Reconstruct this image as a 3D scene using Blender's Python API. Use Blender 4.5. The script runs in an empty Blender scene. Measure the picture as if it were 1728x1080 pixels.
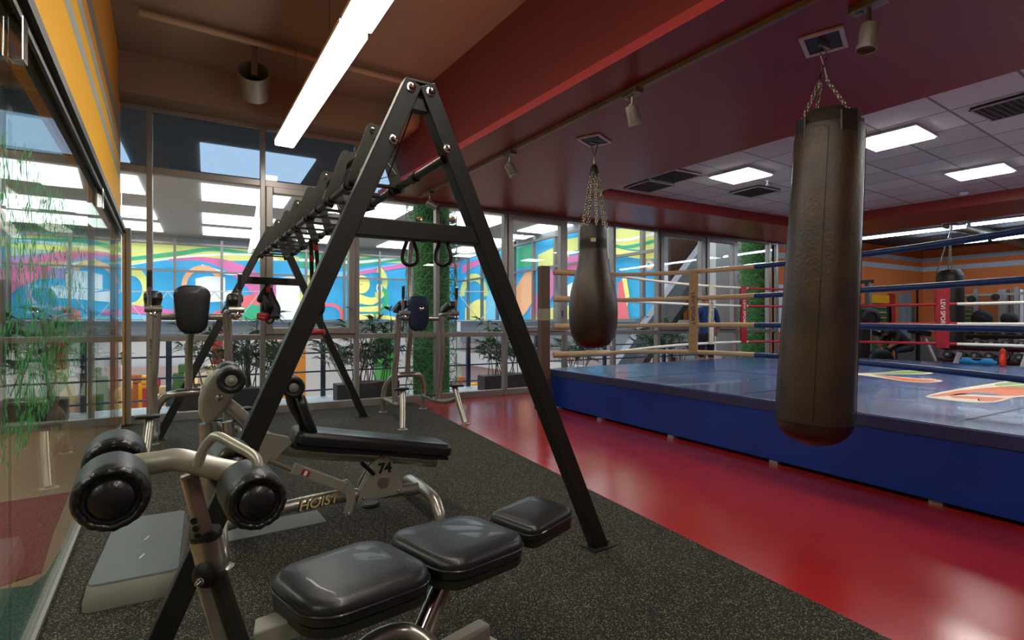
import bpy, math, random
from mathutils import Vector, Matrix
random.seed(7)
PI = math.pi
S = bpy.context.scene
COL = S.collection

# ------------------------------------------------------------------ camera, world, exposure
YAW = math.radians(29.85); F = 900.0; CX, CY = 864.0, 543.0; H = 1.2
cam_d = bpy.data.cameras.new('camera'); cam_d.sensor_width = 36; cam_d.lens = F/1728*36
cam_d.shift_y = 3/1728; cam_d.clip_start = .05; cam_d.clip_end = 200
cam = bpy.data.objects.new('camera', cam_d); COL.objects.link(cam)
cam.location = (0, 0, H); cam.rotation_euler = (PI/2, 0, -YAW)
S.camera = cam
S.view_settings.view_transform = 'Standard'; S.view_settings.look = 'None'
S.view_settings.exposure = .65; S.view_settings.gamma = 1; S.view_settings.use_curve_mapping = False
w = bpy.data.worlds.new('world'); S.world = w; w.use_nodes = True
w.node_tree.nodes['Background'].inputs[0].default_value = (.80, .90, 1, 1)
w.node_tree.nodes['Background'].inputs[1].default_value = .45

FW = Vector((math.sin(YAW), math.cos(YAW), 0)); RT = Vector((math.cos(YAW), -math.sin(YAW), 0))
def ray(px, py): return FW + RT*((px-CX)/F) + Vector((0, 0, (CY-py)/F))
def P(px, py, t): return Vector((0, 0, H)) + ray(px, py)*t
def FZ(px, py, z=0.0): return P(px, py, (H-z)*F/(py-CY))
def PY(px, py, y): r = ray(px, py); return Vector((0, 0, H)) + r*(y/r.y)
def PX(px, py, x): r = ray(px, py); return Vector((0, 0, H)) + r*(x/r.x)
def W(r, f, z): q = FW*f + RT*r; return Vector((q.x, q.y, z))
def V(*a): return Vector(a)

# ------------------------------------------------------------------ materials
MATS = {}
def lin(c):
    if isinstance(c, str):
        c = [int(c[i:i+2], 16)/255 for i in (0, 2, 4)]
        c = [x/12.92 if x <= .04045 else ((x+.055)/1.055)**2.4 for x in c]
    return (c[0], c[1], c[2], 1)
def mat(name, col, rough=.5, metal=0, var=0, scale=8, bump=0, bscale=60, coat=0, col2=None, spec=.5, aniso=None):
    m = bpy.data.materials.new(name); m.use_nodes = True; MATS[name] = m
    nt = m.node_tree; b = nt.nodes['Principled BSDF']
    c = lin(col)
    b.inputs['Base Color'].default_value = c; b.inputs['Roughness'].default_value = rough
    b.inputs['Metallic'].default_value = metal; b.inputs['Coat Weight'].default_value = coat
    b.inputs['Specular IOR Level'].default_value = spec
    tc = nt.nodes.new('ShaderNodeTexCoord')
    if var or col2:
        n = nt.nodes.new('ShaderNodeTexNoise'); n.inputs['Scale'].default_value = scale; n.inputs['Detail'].default_value = 5
        nt.links.new(tc.outputs['Object'], n.inputs['Vector'])
        r = nt.nodes.new('ShaderNodeValToRGB')
        c2 = lin(col2) if col2 else tuple(x*(1-var) for x in c[:3])+(1,)
        r.color_ramp.elements[0].position = .38; r.color_ramp.elements[1].position = .62
        r.color_ramp.elements[0].color = c2; r.color_ramp.elements[1].color = c
        nt.links.new(n.outputs['Fac'], r.inputs[0]); nt.links.new(r.outputs[0], b.inputs['Base Color'])
    if bump:
        n = nt.nodes.new('ShaderNodeTexNoise'); n.inputs['Scale'].default_value = bscale; n.inputs['Detail'].default_value = 3
        nt.links.new(tc.outputs['Object'], n.inputs['Vector'])
        k = nt.nodes.new('ShaderNodeBump'); k.inputs['Strength'].default_value = bump; k.inputs['Distance'].default_value = .01
        nt.links.new(n.outputs['Fac'], k.inputs['Height']); nt.links.new(k.outputs[0], b.inputs['Normal'])
    return m
def emit(name, col, s):
    m = bpy.data.materials.new(name); m.use_nodes = True; MATS[name] = m
    nt = m.node_tree; nt.nodes.remove(nt.nodes['Principled BSDF'])
    e = nt.nodes.new('ShaderNodeEmission'); e.inputs[0].default_value = lin(col); e.inputs[1].default_value = s
    nt.links.new(e.outputs[0], nt.nodes['Material Output'].inputs[0]); return m
def glass(name, tint, refl=1.0):
    m = bpy.data.materials.new(name); m.use_nodes = True; MATS[name] = m
    nt = m.node_tree; nt.nodes.remove(nt.nodes['Principled BSDF'])
    t = nt.nodes.new('ShaderNodeBsdfTransparent'); t.inputs[0].default_value = lin(tint)
    g = nt.nodes.new('ShaderNodeBsdfGlossy'); g.inputs['Roughness'].default_value = 0
    f = nt.nodes.new('ShaderNodeLayerWeight'); f.inputs[0].default_value = .5      # Facing: same from both sides of a thin sheet
    p5 = nt.nodes.new('ShaderNodeMath'); p5.operation = 'POWER'; p5.inputs[1].default_value = 5
    k = nt.nodes.new('ShaderNodeMath'); k.operation = 'MULTIPLY_ADD'; k.inputs[1].default_value = .96*refl; k.inputs[2].default_value = .04*refl
    mx = nt.nodes.new('ShaderNodeMixShader')
    nt.links.new(f.outputs['Facing'], p5.inputs[0]); nt.links.new(p5.outputs[0], k.inputs[0]); nt.links.new(k.outputs[0], mx.inputs[0])
    nt.links.new(t.outputs[0], mx.inputs[1]); nt.links.new(g.outputs[0], mx.inputs[2])
    nt.links.new(mx.outputs[0], nt.nodes['Material Output'].inputs[0]); return m
def backlit(name, col, s):      # translucent film, daylight from behind put in as emission
    m = mat(name, col, .4); b = m.node_tree.nodes['Principled BSDF']
    b.inputs['Emission Color'].default_value = lin(col); b.inputs['Emission Strength'].default_value = s; return m

M = MATS
mat('silver', 'aaa59c', .27, .72, var=.08, scale=30)
mat('spot_metal', '88847c', .35, .6)
mat('tiles_plain', 'c6beb8', .7)
mat('silver_dark', '6e6b66', .4, .7)
mat('cream_metal', 'a8a498', .34, .5)
mat('chrome', 'd8d8d8', .12, 1)
mat('stem_metal', 'a79a8c', .22, .8)
mat('vinyl', '101113', .34, 0, bump=.12, bscale=220, coat=.15)
mat('vinyl_grey', '17191b', .36, 0, bump=.1, bscale=260, coat=.1)
mat('vinyl_blue', '14253f', .4, 0, bump=.1, bscale=200)
mat('foam', '17181a', .42, 0, bump=.15, bscale=120)
mat('black_plastic', '0c0c0e', .45)
mat('frame_black', '1e1d1a', .45, .3, bump=.05, bscale=300)
mat('frame_plate', '26261f', .5, .3)
mat('alu', '8f8a86', .38, .45)
mat('alu_warm', '8b7f70', .4, .35)
mat('red_ceiling', '90211f', .34, 0, var=.08, scale=1.5)
mat('red_fascia', '5c1d17', .6, spec=.3)
mat('red_paint', '8a2520', .45)
mat('brown_ceiling', '83705f', .6, var=.08, scale=2)
mat('brown_beam', '86725f', .6, var=.08, scale=1.5)
mat('pipe', '9c8873', .5)
mat('duct', '6b665c', .5, .2)
mat('blue_vinyl', '00318c', .36, bump=.35, bscale=6, var=.2, scale=2.5)
mat('ring_trim', '2b2d55', .5, bump=.4, bscale=40)
mat('rope_tan', 'c9ac86', .55, bump=.2, bscale=90)
mat('rope_white', 'ddd8cf', .5)
mat('rope_blue', '11366e', .42)
mat('rope_red', 'a51f26', .45)
mat('strap_tan', 'b39467', .6, var=.2, scale=20, bump=.3, bscale=60)
mat('strap_red', '9e1424', .5, var=.3, scale=18, bump=.3, bscale=60)
mat('strap_white', 'c8bfae', .6, var=.2, scale=20, bump=.3, bscale=60)
mat('post_brown', '5c4536', .6, var=.1, scale=5)
mat('post_label', '8d8a78', .6)
mat('ink', '141414', .6); mat('ink_white', 'e8e4dc', .6)
mat('bag_leather', '3f2f1c', .42, 0, col2='281f16', scale=3, bump=.25, bscale=45)
mat('bag_black', '1c1a17', .42, bump=.2, bscale=50)
mat('bag_top', '2d2b20', .5, bump=.2, bscale=50)
mat('chain', '8d8675', .35, .9)
mat('rubber_red', 'a3222a', .35)
mat('leaf', '3d6a30', .5, var=.35, scale=6)
mat('leaf_dark', '446b49', .5, var=.3, scale=6)
mat('stem', '6d5b38', .7)
mat('jamb_wood', 'a06f38', .5); mat('planter', '2e2f30', .6); mat('planter_brown', '3b2a26', .6)
mat('white_wall', 'd6d4da', .6); mat('pink_wall', 'b9a4a6', .6); mat('grey_wall', '8b919b', .6)
mat('atrium_ceiling', '9d9ba0', .7)
mat('brown_shop', '4a2c20', .6); mat('wood_orange', 'b0622c', .6); mat('cream_shop', 'd9bf8c', .6)
mat('column_red', 'b0242c', .5); mat('column_orange', 'e08a2a', .5); mat('column_green', '3aa03c', .5)
mat('rail', '43506a', .35, .6)
mat('ledge', 'c3ccd2', .5)
mat('steel_beam', '8c8f98', .5, .2); mat('dark_beam', '3a3434', .6)
mat('orange_wall', 'c8662c', .55); mat('stripe_grey', 'a0aaae', .5)
mat('far_ceiling', '2f2b2e', .7)
mat('door_grey', '8295a0', .5); mat('yellow', 'eeb21a', .5)
mat('white_strip', 'd9dde2', .5)
mat('mirror', 'b8bec0', .03, 1)
mat('grey_panel', '6f7676', .6, bump=.3, bscale=80)
mat('skin', 'b07a5c', .5); mat('hair', '1b1410', .7)
mat('shirt_blue', '173a78', .7, bump=.2, bscale=20); mat('shorts', '15161d', .8); mat('shirt_black', '16161a', .8)
mat('cap_white', 'cfd5da', .6)
mat('towel', '2f8fd0', .9, bump=.6, bscale=40); mat('bottle_red', 'd23b24', .3)
mat('tan_floor', '9c6f44', .45); mat('carpet_red', '8a2b2f', .8); mat('carpet_teal', '1b4a44', .8)
mat('step_grey', '5c6163', .55, var=.08, scale=4); mat('step_side', '7d7c72', .5)
mat('mat_grey', '6d7376', .7)
mat('net_green', '2f9440', .6)
emit('tube', 'fff8ec', 14); emit('tube_far', 'd8ecff', 22); emit('panel_lamp', 'fff9f0', 21)
emit('skylight', 'f2f8ff', 3.0); emit('cove', 'ff4a12', 8)
emit('shop_glow', 'ffd48a', .7)
glass('pane', 'f6f9f8'); glass('pane_blue', '98a5b0', 1.0); glass('pane_wall', 'eef4ee', .75)

def special_materials():
    # black rubber mat with fine speckles
    m = mat('rubber_mat', '222321', .8, spec=.25); nt = m.node_tree; b = nt.nodes['Principled BSDF']
    tc = nt.nodes.new('ShaderNodeTexCoord')
    n = nt.nodes.new('ShaderNodeTexVoronoi'); n.inputs['Scale'].default_value = 230
    nt.links.new(tc.outputs['Object'], n.inputs['Vector'])
    r = nt.nodes.new('ShaderNodeValToRGB'); r.color_ramp.interpolation = 'CONSTANT'
    e = r.color_ramp.elements; e[0].color = lin('1a1a18'); e[1].position = .78; e[1].color = lin('4f4a3b')
    x = e.new(.92); x.color = lin('7d745c')
    s = nt.nodes.new('ShaderNodeSeparateColor'); nt.links.new(n.outputs['Color'], s.inputs[0])
    nt.links.new(s.outputs[0], r.inputs[0]); nt.links.new(r.outputs[0], b.inputs['Base Color'])
    k = nt.nodes.new('ShaderNodeBump'); k.inputs['Strength'].default_value = .4; k.inputs['Distance'].default_value = .004
    nt.links.new(n.outputs['Distance'], k.inputs['Height']); nt.links.new(k.outputs[0], b.inputs['Normal'])
    # red sheet vinyl floor, satin with faint scuffs
    m = mat('red_floor', 'a51f2b', .24, coat=.0); nt = m.node_tree; b = nt.nodes['Principled BSDF']
    tc = nt.nodes.new('ShaderNodeTexCoord')
    n = nt.nodes.new('ShaderNodeTexNoise'); n.inputs['Scale'].default_value = 5; n.inputs['Detail'].default_value = 6
    nt.links.new(tc.outputs['Object'], n.inputs['Vector'])
    r = nt.nodes.new('ShaderNodeValToRGB'); e = r.color_ramp.elements
    e[0].position = .2; e[0].color = lin('962026'); e[1].position = .8; e[1].color = lin('a02729')
    nt.links.new(n.outputs['Fac'], r.inputs[0]); nt.links.new(r.outputs[0], b.inputs['Base Color'])
    mr = nt.nodes.new('ShaderNodeMapRange'); mr.inputs[3].default_value = .17; mr.inputs[4].default_value = .17
    nt.links.new(n.outputs['Fac'], mr.inputs[0]); nt.links.new(mr.outputs[0], b.inputs['Roughness'])
    n2 = nt.nodes.new('ShaderNodeTexNoise'); n2.inputs['Scale'].default_value = 160
    nt.links.new(tc.outputs['Object'], n2.inputs['Vector'])
    k = nt.nodes.new('ShaderNodeBump'); k.inputs['Strength'].default_value = .12; k.inputs['Distance'].default_value = .002
    nt.links.new(n2.outputs['Fac'], k.inputs['Height']); nt.links.new(k.outputs[0], b.inputs['Normal'])
    # ring canvas
    m = mat('ring_canvas', '38588c', .27, coat=.25); nt = m.node_tree; b = nt.nodes['Principled BSDF']
    tc = nt.nodes.new('ShaderNodeTexCoord')
    n = nt.nodes.new('ShaderNodeTexNoise'); n.inputs['Scale'].default_value = .9; n.inputs['Detail'].default_value = 4
    n.inputs['Distortion'].default_value = 1.2
    nt.links.new(tc.outputs['Object'], n.inputs['Vector'])
    k = nt.nodes.new('ShaderNodeBump'); k.inputs['Strength'].default_value = .5; k.inputs['Distance'].default_value = .05
    nt.links.new(n.outputs['Fac'], k.inputs['Height']); nt.links.new(k.outputs[0], b.inputs['Normal'])
    # mineral ceiling tiles
    m = mat('tiles', 'b3a9ac', .75); nt = m.node_tree; b = nt.nodes['Principled BSDF']
    tc = nt.nodes.new('ShaderNodeTexCoord')
    br = nt.nodes.new('ShaderNodeTexBrick'); br.offset = 0; br.squash = 1
    br.inputs['Scale'].default_value = 1; br.inputs['Brick Width'].default_value = .6; br.inputs['Row Height'].default_value = .6
    br.inputs['Mortar Size'].default_value = .012; br.inputs['Color1'].default_value = lin('e2ded6'); br.inputs['Color2'].default_value = lin('c6beb8')
    br.inputs['Mortar'].default_value = lin('8a8482')
    nt.links.new(tc.outputs['Object'], br.inputs['Vector']); nt.links.new(br.outputs['Color'], b.inputs['Base Color'])
    # header wall over the glass: painted bands by height, shade in top colour
    for nm, stops in (('header_wall', [(0, 'f0b010'), (2.80, 'a9aba0'), (2.92, 'f0b010'), (3.03, '9fa29a'), (3.15, 'c98a2a'), (3.27, '6f6c68'), (3.42, 'b0762c')]),
                      ('orange_stripes', [(0, 'd97c44'), (2.66, 'b4bec0'), (2.80, 'd0703a'), (2.93, '98a0a4'), (3.06, 'a04a22')])):
        m = mat(nm, 'e3a81c', .7, spec=.25); nt = m.node_tree; b = nt.nodes['Principled BSDF']
        g = nt.nodes.new('ShaderNodeNewGeometry'); s = nt.nodes.new('ShaderNodeSeparateXYZ')
        nt.links.new(g.outputs['Position'], s.inputs[0])
        d = nt.nodes.new('ShaderNodeMath'); d.operation = 'DIVIDE'; d.inputs[1].default_value = 5
        nt.links.new(s.outputs['Z'], d.inputs[0])
        r = nt.nodes.new('ShaderNodeValToRGB'); r.color_ramp.interpolation = 'CONSTANT'; e = r.color_ramp.elements
        e[0].color = lin(stops[0][1]); e[1].position = stops[1][0]/5; e[1].color = lin(stops[1][1])
        for z, c in stops[2:]:
            x = e.new(z/5); x.color = lin(c)
        nt.links.new(d.outputs[0], r.inputs[0]); nt.links.new(r.outputs[0], b.inputs['Base Color'])
    # artificial hedge on the columns
    m = mat('hedge', '2c6b30', .7); nt = m.node_tree; b = nt.nodes['Principled BSDF']
    tc = nt.nodes.new('ShaderNodeTexCoord'); v = nt.nodes.new('ShaderNodeTexVoronoi'); v.inputs['Scale'].default_value = 22
    nt.links.new(tc.outputs['Object'], v.inputs['Vector'])
    r = nt.nodes.new('ShaderNodeValToRGB'); e = r.color_ramp.elements
    e[0].position = .1; e[0].color = lin('163a1a'); e[1].position = .6; e[1].color = lin('3f7838')
    nt.links.new(v.outputs['Distance'], r.inputs[0]); nt.links.new(r.outputs[0], b.inputs['Base Color'])
    k = nt.nodes.new('ShaderNodeBump'); k.inputs['Strength'].default_value = .8; k.inputs['Distance'].default_value = .03
    nt.links.new(v.outputs['Distance'], k.inputs['Height']); nt.links.new(k.outputs[0], b.inputs['Normal'])
special_materials()

# ------------------------------------------------------------------ mesh builder
def cat(pts, n=6, closed=False):
    pts = [Vector(p) for p in pts]; out = []
    N = len(pts)
    for i in range(N if closed else N-1):
        if closed: p0, p1, p2, p3 = pts[(i-1) % N], pts[i], pts[(i+1) % N], pts[(i+2) % N]
        else:
            p1, p2 = pts[i], pts[i+1]
            p0 = pts[i-1] if i else p1*2-p2
            p3 = pts[i+2] if i+2 < N else p2*2-p1
        for k in range(n):
            t = k/n
            out.append(.5*((2*p1)+(p2-p0)*t+(2*p0-5*p1+4*p2-p3)*t*t+(3*p1-p0-3*p2+p3)*t**3))
    if not closed: out.append(pts[-1])
    return out
def wloc(o):
    v = Vector((0, 0, 0))
    while o: v += o.location; o = o.parent
    return v
class MB:
    def __init__(s, T=None): s.v = []; s.f = []; s.m = []; s.T = T; s.mi = 0
    def add(s, vs, fs):
        b = len(s.v)
        s.v += [(s.T @ Vector(p)) if s.T else Vector(p) for p in vs]
        s.f += [tuple(b+i for i in f) for f in fs]; s.m += [s.mi]*len(fs); return s
    def box(s, c, d, R=None):
        x, y, z = d[0]/2, d[1]/2, d[2]/2; c = Vector(c)
        vs = [Vector(p) for p in ((-x,-y,-z),(x,-y,-z),(x,y,-z),(-x,y,-z),(-x,-y,z),(x,-y,z),(x,y,z),(-x,y,z))]
        if R is not None: vs = [R @ p for p in vs]
        return s.add([c+p for p in vs], [(0,3,2,1),(4,5,6,7),(0,1,5,4),(1,2,6,5),(2,3,7,6),(3,0,4,7)])
    def b2(s, a, b): a, b = Vector(a), Vector(b); return s.box((a+b)/2, (abs(b.x-a.x), abs(b.y-a.y), abs(b.z-a.z)))
    def bar(s, a, b, w, h, up=(0, 0, 1)):
        a, b = Vector(a), Vector(b); d = (b-a); L = d.length; d.normalize()
        u = Vector(up); x = d.cross(u)
        if x.length < 1e-4: x = d.cross(Vector((1, 0, 0)))
        x.normalize(); u = x.cross(d)
        R = Matrix((x, d, u)).transposed()
        return s.box((a+b)/2, (w, L, h), R)
    def tube(s, pts, r, n=10, closed=False, cap=True, sm=0):
        pts = cat(pts, sm, closed) if sm else [Vector(p) for p in pts]
        N = len(pts); rs = r if isinstance(r, (list, tuple)) else [r]*N
        if len(rs) != N: rs = [rs[min(len(rs)-1, int(i*(len(rs)-1)/(N-1)+.5))] for i in range(N)]
        vs = []; up = None
        for i, p in enumerate(pts):
            a = pts[(i-1) % N] if (closed or i) else p; b = pts[(i+1) % N] if (closed or i < N-1) else p
            d = (b-a).normalized()
            if up is None:
                up = d.cross(Vector((0, 0, 1)))
                if up.length < .05: up = d.cross(Vector((1, 0, 0)))
            up = (up - d*up.dot(d)).normalized(); v = d.cross(up)
            for k in range(n):
                t = 2*PI*k/n; vs.append(p + (up*math.cos(t)+v*math.sin(t))*rs[i])
        fs = []
        for i in range(N if closed else N-1):
            j = (i+1) % N
            for k in range(n): fs.append((i*n+k, i*n+(k+1) % n, j*n+(k+1) % n, j*n+k))
        if cap and not closed: fs += [tuple(range(n))[::-1], tuple((N-1)*n+k for k in range(n))]
        return s.add(vs, fs)
    def cyl(s, a, b, r, r2=None, n=20): return s.tube([a, b], [r, r if r2 is None else r2], n)
    def lathe(s, c, ax, prof, n=28):           # prof: (radius, height along ax)
        c = Vector(c); ax = Vector(ax).normalized(); u = ax.cross(Vector((0, 0, 1)))
        if u.length < .05: u = Vector((1, 0, 0))
        u.normalize(); v = ax.cross(u); vs = []; fs = []
        for r, h in prof:
            for k in range(n): t = 2*PI*k/n; vs.append(c+ax*h+(u*math.cos(t)+v*math.sin(t))*max(r, 1e-4))
        for i in range(len(prof)-1):
            for k in range(n): fs.append((i*n+k, i*n+(k+1) % n, (i+1)*n+(k+1) % n, (i+1)*n+k))
        fs += [tuple(range(n))[::-1], tuple((len(prof)-1)*n+k for k in range(n))]
        return s.add(vs, fs)
    def prism(s, poly, d):                     # 3D planar polygon, extruded by d
        n = len(poly); poly = [Vector(p) for p in poly]; d = Vector(d)
        return s.add(poly+[p+d for p in poly], [tuple(range(n))[::-1], tuple(range(n, 2*n))]+[(i, (i+1) % n, n+(i+1) % n, n+i) for i in range(n)])
    def pillow(s, outline, prof, T):           # outline 2D CCW, prof (inset, z), T 4x4
        n = len(outline); pts = [Vector((p[0], p[1])) for p in outline]; nr = []
        for i in range(n):
            d = (pts[(i+1) % n]-pts[i-1]).normalized(); nr.append(Vector((-d.y, d.x)))
        vs = []; fs = []; cen = sum(pts, Vector((0, 0)))/n; rmin = min(p.length for p in [q-cen for q in pts])
        for ins, z in prof:
            for i in range(n):
                k1 = min(ins, .02); q = pts[i]+nr[i]*k1
                if ins > k1: q = cen+(q-cen)*(1-(ins-k1)/rmin)
                vs.append(T @ Vector((q.x, q.y, z)))
        for j in range(len(prof)-1):
            for i in range(n): fs.append((j*n+i, j*n+(i+1) % n, (j+1)*n+(i+1) % n, (j+1)*n+i))
        fs.append(tuple(range(n))[::-1]); fs.append(tuple((len(prof)-1)*n+i for i in range(n)))
        return s.add(vs, fs)
    def build(s, name, m, parent=None, smooth=False, bevel=0, mods=None):
        me = bpy.data.meshes.new(name)
        if parent is None:
            lo = Vector([min(p[i] for p in s.v) for i in range(3)]); hi = Vector([max(p[i] for p in s.v) for i in range(3)])
            off = Vector(((lo.x+hi.x)/2, (lo.y+hi.y)/2, lo.z))
        else: off = wloc(parent)
        me.from_pydata([p-off for p in s.v], [], s.f)
        for k in (m if isinstance(m, (list, tuple)) else [m]): me.materials.append(MATS[k])
        if isinstance(m, (list, tuple)): me.polygons.foreach_set('material_index', s.m)
        if smooth:
            me.polygons.foreach_set('use_smooth', [True]*len(s.f))
            try: me.set_sharp_from_angle(angle=math.radians(42))
            except Exception: pass
        me.update()
        o = bpy.data.objects.new(name, me); COL.objects.link(o)
        if parent is None: o.location = off
        else: o.parent = parent
        if bevel:
            b = o.modifiers.new('bevel', 'BEVEL'); b.width = bevel; b.segments = 2; b.limit_method = 'ANGLE'
        return o
def tag(o, label=None, ctg=None, group=None, kind=None):
    if label: o['label'] = label
    if ctg: o['category'] = ctg
    if group: o['group'] = group
    if kind: o['kind'] = kind
    return o
def thing(name, loc, label, ctg, group=None):
    o = bpy.data.objects.new(name, None); COL.objects.link(o); o.location = loc; o.empty_display_size = .1
    return tag(o, label, ctg, group)
def struct(name, mb, m, label, parent=None, **k):
    o = mb.build(name, m, parent, **k)
    if parent is None: tag(o, label, name.rsplit('_', 1)[0].replace('_', ' ') or name, None, 'structure')
    return o
def copy_tree(o, parent=None):
    c = o.copy(); COL.objects.link(c)
    if parent: c.parent = parent
    for ch in [x for x in bpy.data.objects if x.parent == o]: copy_tree(ch, c)
    return c
def rrect(L, Wd, r, n=5, taper=0):
    pts = []
    for cx, cy, a0 in ((L/2-r, Wd/2-r, 0), (-L/2+r, Wd/2-r, 90), (-L/2+r, -Wd/2+r, 180), (L/2-r, -Wd/2+r, 270)):
        for k in range(n+1):
            a = math.radians(a0+90*k/n); x, y = cx+r*math.cos(a), cy+r*math.sin(a)
            pts.append((x, y*(1+taper*x/L)))
    return pts
def padprof(T, e, dome=0.0):          # rounded-edge cushion profile
    pr = [(e*.5, 0), (0, e*.35)]
    pr += [(0, T-e)] + [(e*(1-math.cos(a)), T-e+e*math.sin(a)) for a in [PI/10*k for k in range(1, 6)]]
    if dome: pr += [(e*1.5, T+dome*.4), (e*2.1, T+dome*.75), (e*2.8, T+dome)]
    return pr
def frame4(o, x, y, z): # matrix from origin and three axes
    m = Matrix.Identity(4)
    for i in range(3): m[i][0], m[i][1], m[i][2], m[i][3] = x[i], y[i], z[i], o[i]
    return m
def text_mesh(body, size, M4, name, m, parent, ext=.0008, align='CENTER', shear=0, bold=0):
    c = bpy.data.curves.new(name, 'FONT'); c.body = body; c.size = size; c.extrude = ext; c.align_x = align; c.align_y = 'CENTER'; c.shear = shear; c.offset = bold
    t = bpy.data.objects.new(name, c); COL.objects.link(t)
    dg = bpy.context.evaluated_depsgraph_get(); dg.update()
    me = bpy.data.meshes.new_from_object(t.evaluated_get(dg)); bpy.data.objects.remove(t)
    off = wloc(parent)
    for v in me.vertices: v.co = (M4 @ v.co) - off
    me.materials.clear(); me.materials.append(MATS[m])
    o = bpy.data.objects.new(name, me); COL.objects.link(o); o.parent = parent; return o

# ================================================================== SETTING
YW = 7.65
def gx(y): return -.42-.0576*y                  # the glass partition on the left
def edge_l(y): return 2.69-.07*y                # left edge of the red soffit
def edge_r(y): return 5.22-.075*y
def edge_f(y): return 10.83-.11*y
def matx(y): return 2.165+.068*y                # rubber/red border

mb = MB(); mb.b2((-9, -6, -.1), (19, YW+.05, 0)); struct('floor', mb, 'red_floor', 'glossy red vinyl floor of the boxing hall')
mb = MB(); mb.prism([V(gx(-6), -6, .0), V(matx(-6), -6, .0), V(matx(YW-.05), YW-.05, 0), V(gx(YW-.05), YW-.05, 0)], (0, 0, .005))
struct('floor_mat', mb, 'rubber_mat', 'speckled black rubber flooring under the machines')
mb = MB(); mb.prism([V(-9, -6, 0), V(gx(-6)-.02, -6, 0), V(gx(YW)-.02, YW-.05, 0), V(-9, YW-.05, 0)], (0, 0, .004))
struct('floor_left', mb, 'tan_floor', 'brown wooden floor behind the glass partition')
# carpets in the neighbouring room
mb = MB(); mb.prism([FZ(0, 850), FZ(118, 832), FZ(88, 905), FZ(70, 968), FZ(0, 992)][::-1], (0, 0, .008))
c = mb.build('floor_rug', 'carpet_red'); tag(c, 'red folded mat lying on the wooden floor behind the glass', 'mat')
mb = MB(); mb.prism([FZ(-60, 1004), FZ(0, 996), FZ(52, 990), FZ(78, 970), FZ(104, 925), FZ(60, 1079), FZ(0, 1180), FZ(-80, 1180)][::-1], (0, 0, .006))
c = mb.build('floor_rug', 'carpet_teal'); tag(c, 'dark teal mat on the floor behind the glass, nearest the camera', 'mat')

# red soffit: one slab with a rectangular opening over the ring
mb = MB(); z0, z1 = 3.02, 3.08
def slab(poly, z0=z0, z1=z1): mb.prism([V(x, y, z0) for x, y in poly][::-1], (0, 0, z1-z0))
slab([(edge_l(-6), -6), (edge_r(-6), -6), (edge_r(YW), YW), (edge_l(YW), YW)])
slab([(edge_r(6.2), 6.2), (edge_f(6.2), 6.2), (edge_f(YW), YW), (edge_r(YW), YW)])
slab([(edge_f(-6), -6), (11.9, -6), (11.9, YW), (edge_f(YW), YW)])
struct('ceiling_soffit', mb, 'red_ceiling', 'dark red suspended ceiling around the ring')
mb = MB()   # inner fascias of the opening
def wallseg(mb, a, b, z0, z1, t=.03):
    a = V(a[0], a[1], z0); b = V(b[0], b[1], z0); n = (b-a).cross(V(0, 0, 1)).normalized()*t
    mb.prism([a, b, b+n, a+n], (0, 0, z1-z0))
wallseg(mb, (edge_r(6.2), 6.19), (edge_f(6.2), 6.19), 3.021, 3.22, -.03)
wallseg(mb, (edge_f(6.2)-.004, 6.2), (edge_f(-6)-.004, -6), 3.021, 3.22, -.03)
struct('trim_1', mb, 'red_paint', 'bright red edge band of the ceiling opening')
# suspended tile field
mb = MB(); mb.box((0, 0, 0), (6.6, 12.8, .02)); 
t = struct('ceiling_tiles', mb, 'tiles', 'grey mineral tile ceiling above the boxing ring')
t.location = (8.05, .05, 3.19); t.rotation_euler = (0, 0, .075)
# cove, red upright fascia and high brown ceiling
mb = MB(); mb.prism([V(edge_l(-6), -6, 3.08), V(edge_l(-6)+.03, -6, 3.08), V(edge_l(YW)+.03, YW, 3.08), V(edge_l(YW), YW, 3.08)], (0, 0, .012))
struct('trim_2', mb, 'red_ceiling', 'red lip of the lit cove')
mb = MB(); mb.prism([V(edge_l(-6)+.20, -6, 3.08), V(edge_l(-6)+.30, -6, 3.08), V(edge_l(YW)+.30, YW, 3.08), V(edge_l(YW)+.20, YW, 3.08)], (0, 0, 1.12))
struct('wall_fascia', mb, 'red_fascia', 'upright red panel above the cove light')
mb = MB(); mb.prism([V(edge_l(-6)+.155, -6, 3.082), V(edge_l(-6)+.18, -6, 3.082), V(edge_l(6.9)+.18, 6.9, 3.082), V(edge_l(6.9)+.155, 6.9, 3.082)], (0, 0, .015))
c = mb.build('led_strip', 'cove'); tag(c, 'orange glowing light strip hidden in the red ceiling cove', 'light strip')
mb = MB(); mb.b2((-9, -6, 4.2), (3.2, YW+.2, 4.3)); struct('ceiling', mb, 'brown_ceiling', 'high brown ceiling over the machines')
mb = MB(); mb.b2((-9, 7.25, 3.75), (2.55, YW+.15, 4.2)); struct('ceiling_beam', mb, 'brown_beam', 'brown downstand beam above the windows')
mb = MB(); mb.tube([V(-.55, 6.15, 4.14), V(2.42, 6.3, 4.12)], .035, 12); c = mb.build('pipe', 'pipe', smooth=True); tag(c, 'thin beige pipe running across under the brown ceiling', 'pipe')
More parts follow.
